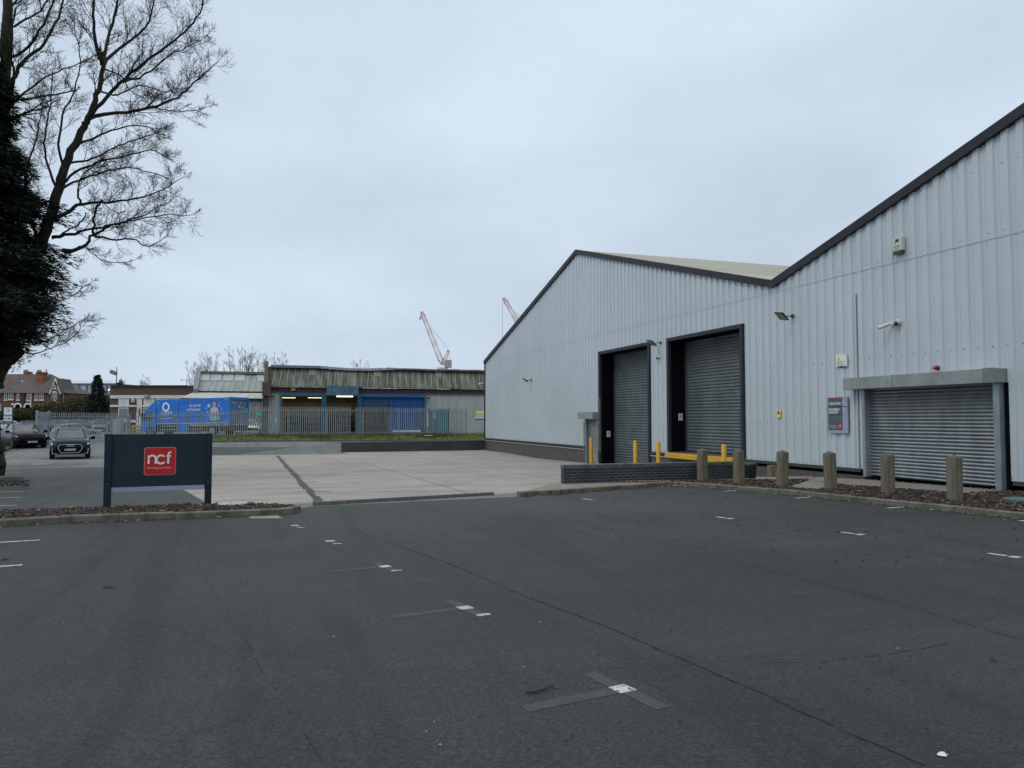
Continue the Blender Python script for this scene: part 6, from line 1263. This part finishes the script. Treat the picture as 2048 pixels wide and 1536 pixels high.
# ================================================================= bare trees
M_BARK=pm('tree_bark',(.042,.038,.030),(.022,.020,.016),5.,.95,bst=.8,bdist=.03,stretch=(1,1,.3),c3=(.038,.045,.022),s3=2.,f3=.58,spec=.2); M_TWIG=pm('twig_grey',(.026,.022,.02),None,3.,.95,spec=.1)
class Tree:
    def __init__(s,rs): s.T=MB(); s.B=MB(); s.W=MB(); s.r=rs; s.n=0
    def twig(s,p,d,l,r,lev,up=.12):
        n=4 if lev<2 else 3; pts=[p]; q=p.copy(); dd=d.copy(); kids=[]
        for i in range(n):
            dd=(dd+Vector((R.gauss(0,.17),R.gauss(0,.17),R.gauss(0,.14)+up))).normalized(); q=q+dd*(l/n); pts.append(q.copy()); kids.append((q.copy(),dd.copy(),i))
        rs=[r*(1-.7*i/n) for i in range(n+1)]; (s.B if lev==0 else s.W).tube(pts,rs,5 if lev==0 else 3,cap=False); s.n+=1
        if lev>=s.r: return
        for (k,dk,i) in kids:
            m_=(3,3,2,2)[lev] if i else (2,1,1,0)[lev]
            for j in range(m_):
                ax=dk.cross(Vector((R.uniform(-1,1),R.uniform(-1,1),R.uniform(-1,1)))).normalized(); d2=Matrix.Rotation(math.radians(R.uniform(22,52)),3,ax)@dk; t=i/n
                s.twig(k+(q-k)*0,d2,l*R.uniform(.42,.68)*(1-.25*t),max(r*.5*(1-.5*t),.0045*s.sc),lev+1,up)
    sc=1.
    def limb(s,pts,r0,r1,kid=True,l0=1.3,dens=2.6,start=.2,up=.12,thick=False):
        P=[]; n=len(pts)
        for i in range(n-1):     # catmull-rom smoothing
            p0=pts[max(0,i-1)];p1=pts[i];p2=pts[i+1];p3=pts[min(n-1,i+2)]
            for j in range(4):
                t=j/4.; P.append(.5*((2*p1)+(-p0+p2)*t+(2*p0-5*p1+4*p2-p3)*t*t+(-p0+3*p1-3*p2+p3)*t**3))
        P.append(pts[-1]); P=[p+Vector((R.gauss(0,1),R.gauss(0,1),R.gauss(0,1)))*(.016 if not thick else .02) for p in P]
        m_=len(P); rs=[lerp(r0,r1,(i/(m_-1))**.8) for i in range(m_)]
        (s.T if thick else s.B).tube(P,rs,12 if thick else 6,cap=True)
        if not kid: return
        tot=sum((P[i+1]-P[i]).length for i in range(m_-1)); acc=0
        for i in range(m_-1):
            sl=(P[i+1]-P[i]).length; f=acc/tot; acc+=sl
            if f<start: continue
            c=sl*dens; k=int(c)+(R.random()<c-int(c))
            for j in range(k):
                dk=(P[i+1]-P[i]).normalized(); ax=dk.cross(Vector((R.uniform(-1,1),R.uniform(-1,1),R.uniform(-1,1)))).normalized(); d2=Matrix.Rotation(math.radians(R.uniform(25,60)),3,ax)@dk
                s.twig(P[i].lerp(P[i+1],R.random()),d2,l0*R.uniform(.6,1.15)*(1-.45*f),max(.35*rs[i],.008),1,up)
        s.twig(P[-1],(P[-1]-P[-2]).normalized(),l0*.4,r1,1,up)
    def done(s,e,tw=True):
        s.T.build('trunk',M_BARK,e,smooth=True,fix=False); 
        if s.B.v: s.B.build('branches',M_BARK,e,smooth=True,fix=False)
        s.W.build('twigs',M_TWIG,e,fix=False)['kind']='stuff'
R.seed(77); WT=24.
def TP(x,y,dw=0): return at(x,y,WT+dw)
tb0=gr(-10,958); 
T=Tree(3); te=empty('bare_tree',Vector((tb0.x,tb0.y,G(tb0.x,tb0.y))),0,'large bare leafless tree with thick trunk at left edge, boughs reaching right','tree')
T.limb([TP(-22,975),TP(-21,930),TP(-25,880),TP(-28,820),TP(-23,760),TP(-9,712)],.46,.25,False,thick=True)
for bx2,by2,br in ((-3,895,.2),(-1,925,.17)): 
    c=TP(bx2,by2,-.1); T.T.tube([c+Vector((0,0,-.22)),c+Vector((0,0,-.1)),c+Vector((0,0,.1)),c+Vector((0,0,.22))],[br*.3,br,br*.9,br*.3],9)
T.limb([TP(-4,742),TP(6,708),TP(30,652,-.2),TP(64,616,-.3)],.18,.13,False,thick=True)   # pale sawn bough
T.limb([TP(-4,758),TP(6,735),TP(22,718,-.3),TP(38,706,-.5)],.18,.16,False,thick=True)
T.limb([TP(0,745),TP(18,660),TP(50,570),TP(82,490),TP(103,430),TP(117,380),TP(128,340),TP(150,290),TP(172,245)],.24,.10,False,thick=True)
T.limb([TP(172,245),TP(190,200),TP(201,160),TP(205,125)],.095,.06,True,1.,1.5,thick=True)
T.limb([TP(-14,780),TP(-16,640),TP(-10,480),TP(0,330),TP(6,200),TP(12,90),TP(16,-40)],.30,.13,True,1.6,1.,.3,thick=True)
WT0=24.
LB=[
 ([(170,242),(200,230),(240,227),(300,215),(345,200),(380,172),(412,145),(436,122)],.075,.012,.9,3.4,1.5),
 ([(300,215),(350,222),(385,222),(415,216)],.022,.008,-.2,3.,1.),
 ([(205,130),(225,108),(255,85),(285,60),(303,30),(312,-25)],.06,.02,.6,2.6,1.5),
 ([(203,130),(192,85),(186,30),(184,-60)],.07,.03,-.5,2.2,1.5),
 ([(206,125),(218,75),(232,20),(245,-50)],.06,.03,.4,2.2,1.5),
 ([(172,242),(205,205),(240,165),(285,128),(330,95),(370,65),(400,25),(412,-20)],.07,.016,-.6,3.2,1.5),
 ([(240,165),(290,150),(340,110),(385,90),(415,70)],.04,.010,.8,3.2,1.2),
 ([(195,180),(235,190),(280,170),(330,185),(375,160)],.035,.008,-1.,3.,1.1),
 ([(205,140),(240,150),(260,180),(290,200)],.03,.008,1.2,3.,1.),
 ([(150,290),(190,275),(235,257),(285,252),(325,268)],.045,.010,-.8,3.2,1.1),
 ([(135,325),(175,320),(225,297),(270,280),(325,262)],.045,.010,.6,3.2,1.1),
 ([(120,375),(150,345),(195,325),(250,312),(300,300),(338,318)],.05,.010,-.4,3.4,1.1),
 ([(118,380),(158,360),(205,345),(255,335),(300,345),(345,352)],.045,.010,.9,3.4,1.1),
 ([(104,440),(135,425),(160,408),(205,405),(255,400),(310,385),(355,362)],.075,.012,.3,3.2,1.2),
 ([(160,408),(155,380),(165,350),(190,330)],.04,.012,-.5,3.,1.),
 ([(104,475),(140,470),(180,458),(225,448),(270,440),(325,430),(378,432)],.06,.010,-.5,3.4,1.2),
 ([(188,472),(188,440),(195,412),(204,398)],.045,.025,-.4,1.2,1.),
 ([(124,500),(145,502),(168,492),(188,470),(225,450),(265,438),(300,425),(345,400)],.075,.010,.0,3.4,1.2),
 ([(188,472),(225,478),(262,478),(300,492),(335,470)],.04,.010,.4,3.4,1.),
 ([(128,505),(142,506),(165,492),(200,518),(235,524),(270,520)],.03,.008,.6,2.6,.8),
 ([(106,478),(135,462),(160,445),(171,431)],.03,.02,-.6,.4,.4),
 ([(60,560),(95,590),(120,600),(150,588),(178,566)],.03,.008,.4,3.6,.8),
 ([(15,705),(45,705),(75,706),(100,696),(135,684),(172,646)],.028,.008,.2,3.6,.9),
 ([(20,690),(60,690),(100,678),(130,660),(165,640)],.024,.008,-.6,3.2,.8),
 ([(10,730),(25,728),(40,722),(58,716)],.016,.006,.8,3.4,.5),
 ([(82,490),(60,430),(50,380),(55,330),(70,290),(80,240)],.06,.02,1.,3.,1.3),
 ([(117,380),(95,330),(90,270),(100,210),(105,150)],.05,.015,.8,3.2,1.3),
 ([(128,340),(118,290),(125,230),(150,180),(160,120),(150,60)],.045,.012,-.8,3.,1.2),
 ([(6,200),(25,160),(45,125),(80,95),(110,50),(130,-10)],.075,.03,.5,2.4,1.4),
 ([(2,280),(20,200),(28,150),(22,90),(30,20)],.06,.025,-.6,2.4,1.3),
 ([(4,230),(50,185),(100,150),(150,130),(190,110)],.045,.012,1.1,2.8,1.3),
 ([(10,120),(60,90),(95,30),(120,-30)],.05,.02,-.9,2.4,1.4),
 ([(4,205),(40,200),(95,192),(152,180)],.04,.022,-.6,.7,.6),
 ([(12,60),(50,40),(90,10),(110,-40)],.045,.02,.7,2.4,1.4),
 ([(0,300),(-40,250),(-60,150),(-50,20)],.08,.03,.3,1.6,1.4),
 ([(0,400),(-60,380),(-110,300),(-160,200)],.07,.02,-1.,1.6,1.4),
 ([(-10,500),(-70,560),(-130,500),(-190,430)],.06,.02,1.,1.6,1.3)]
for pts,r0,r1,dw,dens,l0 in LB:
    n=len(pts); T.limb([at(x,y,WT0+dw*(i/(n-1))**.8*2.) for i,(x,y) in enumerate(pts)],r0,r1,True,l0*.70,dens*1.9,.12 if n<6 else .22,.07)
T.done(te)
# leylandii at the left edge ------------------------------------------
WC=22.6; cb0=gr(-75,965); ce=empty('conifer_tree',Vector((cb0.x,cb0.y,cb0.z)),0,'very dark green cypress with drooping sprays at the left edge','conifer')
ctr=lambda y:at(-72,y,WC)
MB().tube([ctr(968),ctr(700),ctr(400),ctr(150)],[.28,.2,.12,.04],10).build('trunk',M_BARK,ce,smooth=True)
EX=[(95,-20),(130,10),(200,32),(260,58),(330,72),(400,100),(450,118),(520,136),(560,162),(610,166),(650,140),(680,75),(705,20)]
def edge(y):
    for (a,b_),(c_,d_) in zip(EX[:-1],EX[1:]):
        if a<=y<=c_: return lerp(b_,d_,(y-a)/(c_-a))
    return 0
R.seed(88); CMs=[MB(),MB(),MB()]; s_=WC/F
ncl=0
for i in range(3000):
    y=95+610*R.random()**.8; a=R.uniform(0,6.283); rad=(edge(y)+72)*s_*R.uniform(.5,.93)*(.93+.5*max(-.35,mn.noise(Vector((math.cos(a)*1.5,math.sin(a)*1.5,y*.022)))))
    if math.cos(a+YAW)<-.55 and R.random()<.6: continue
    c0=ctr(y); hor=Vector((math.cos(a),math.sin(a),0)); tip=c0+hor*rad+Vector((0,0,-.05)); root=c0+hor*rad*.35+Vector((0,0,-.1*rad+.35)); n=11
    side=hor.cross(Vector((0,0,1)))
    for j in range(n):
        t=j/(n-1); q=root.lerp(tip,t)+Vector((0,0,.18*math.sin(t*3.14))); sp=.26*(1-.6*t)+.07
        for k in range(8):
            sd_=R.choice((-1,1)); d=(hor*R.uniform(.5,1.1)+side*sd_*R.uniform(.1,1.0)+Vector((0,0,R.uniform(-.5,.25)))).normalized()
            l=sp*R.uniform(.6,1.3); n_=d.cross(Vector((R.gauss(0,.5),R.gauss(0,.5),1))).normalized()*.026; o_=Vector((R.gauss(0,.05),R.gauss(0,.05),R.gauss(0,.05)))
            CMs[0 if R.random()<.6 else 1 if R.random()<.8 else 2].poly([q+o_-n_,q+o_+n_,q+o_+d*l])
for m_,mt in zip(CMs,(pm('cypress_black',(.010,.018,.011),(.006,.012,.008),2.,.85),pm('cypress_green',(.016,.034,.018),(.010,.022,.013),2.,.85),pm('cypress_light',(.024,.045,.022),(.016,.03,.016),2.,.85))): m_.build('crown',mt,ce,fix=False)
# kerb end + litter near trunk
kp=gr(20,963); e=tag(MB().hexa([(-.6,-.25,-.1),(.35,-.25,-.1),(.35,.25,-.1),(-.6,.25,-.1),(-.6,-.22,.16),(.3,-.22,.16),(.3,.22,.15),(-.6,.22,.16)]).build('kerb_stone',M_KERB,bevel=.02),'broken grey kerb stone lying at the foot of the big tree','kerb stone'); e.location=kp
struct(sheet(poly_ok4([tuple(gr(x,y).xy) for x,y in ((-200,902),(60,893),(62,897),(10,903),(-10,968),(-300,990))]),.10).build('tree_verge',pm('verge_dirt',(.05,.045,.03),(.035,.05,.02),2.,.95,bst=.6)))
R.seed(90); mb=MB()
for i in range(700):
    px=R.uniform(-40,60); c=gr(px,R.uniform(893,903) if R.random()<.5 else R.uniform(960,972),.1); a=R.uniform(0,3.14); ca,sa=math.cos(a)*.04,math.sin(a)*.04; mb.poly([(c.x-ca,c.y-sa,c.z-.02),(c.x+ca,c.y+sa,c.z-.01),(c.x+R.gauss(0,.05),c.y,c.z+R.uniform(-.01,.03))])
stuff(mb.build('litter',MATS['dead_leaf_dark'],fix=False),'dark leaf litter around the foot of the big tree','leaves')
# distant bare trees behind the workshops ------------------------------
def dtree(px,w,ytop,wid,lab,seed,lev=2,nl=9):
    R.seed(seed); s=w/F; b_=uwp(px,w,-.2); h=(838-ytop)*s+H; e=empty('bare_tree',b_,0,lab,'tree','leafless trees behind the workshop roofs')
    t=Tree(lev); Tree.sc=w/24.*.62; rr=.018*h
    fork=b_+Vector((0,0,h*.42)); t.limb([b_,b_+Vector((.1,0,h*.2)),fork],rr,rr*.75,False,thick=True)
    for i in range(nl):
        a=2*math.pi*i/nl+R.uniform(-.3,.3); sp=wid*s/2*R.uniform(.45,.95); top=b_+Vector((math.cos(a)*sp,math.sin(a)*sp,h*R.uniform(.78,1.)-sp*.15)); mid=fork.lerp(top,.5)+Vector((math.cos(a)*sp*.12,math.sin(a)*sp*.12,-h*.03))
        t.limb([fork-Vector((0,0,h*.05*i/nl)),mid,top],rr*.42,rr*.05,True,h*.15,2.2*24/w*3.2,.10,.1)
    t.done(e); Tree.sc=1.
for a in ((395,112,716,46,'bare tree at left end above the grey panelled roof',101),(418,118,707,44,'slim bare tree second from left above the grey roof',102),(476,108,696,76,'broad bare tree in the middle above the grey panelled roof',103),(512,110,700,48,'bare tree just left of the brick parapet',104),(552,112,706,60,'bare tree behind the left end of the mossy roof',105),(728,130,721,62,'small bare tree top showing over the pale ridge sheet',106),(289,120,752,18,'thin bare tree behind the brick office roof',107)): dtree(*a,nl=12 if a[3]>70 else 9)
shrub(240,125,762,800,24,'dark evergreen top showing over the office roof',70,900,[HM[1],HM[1]])
sc.render.film_transparent=False
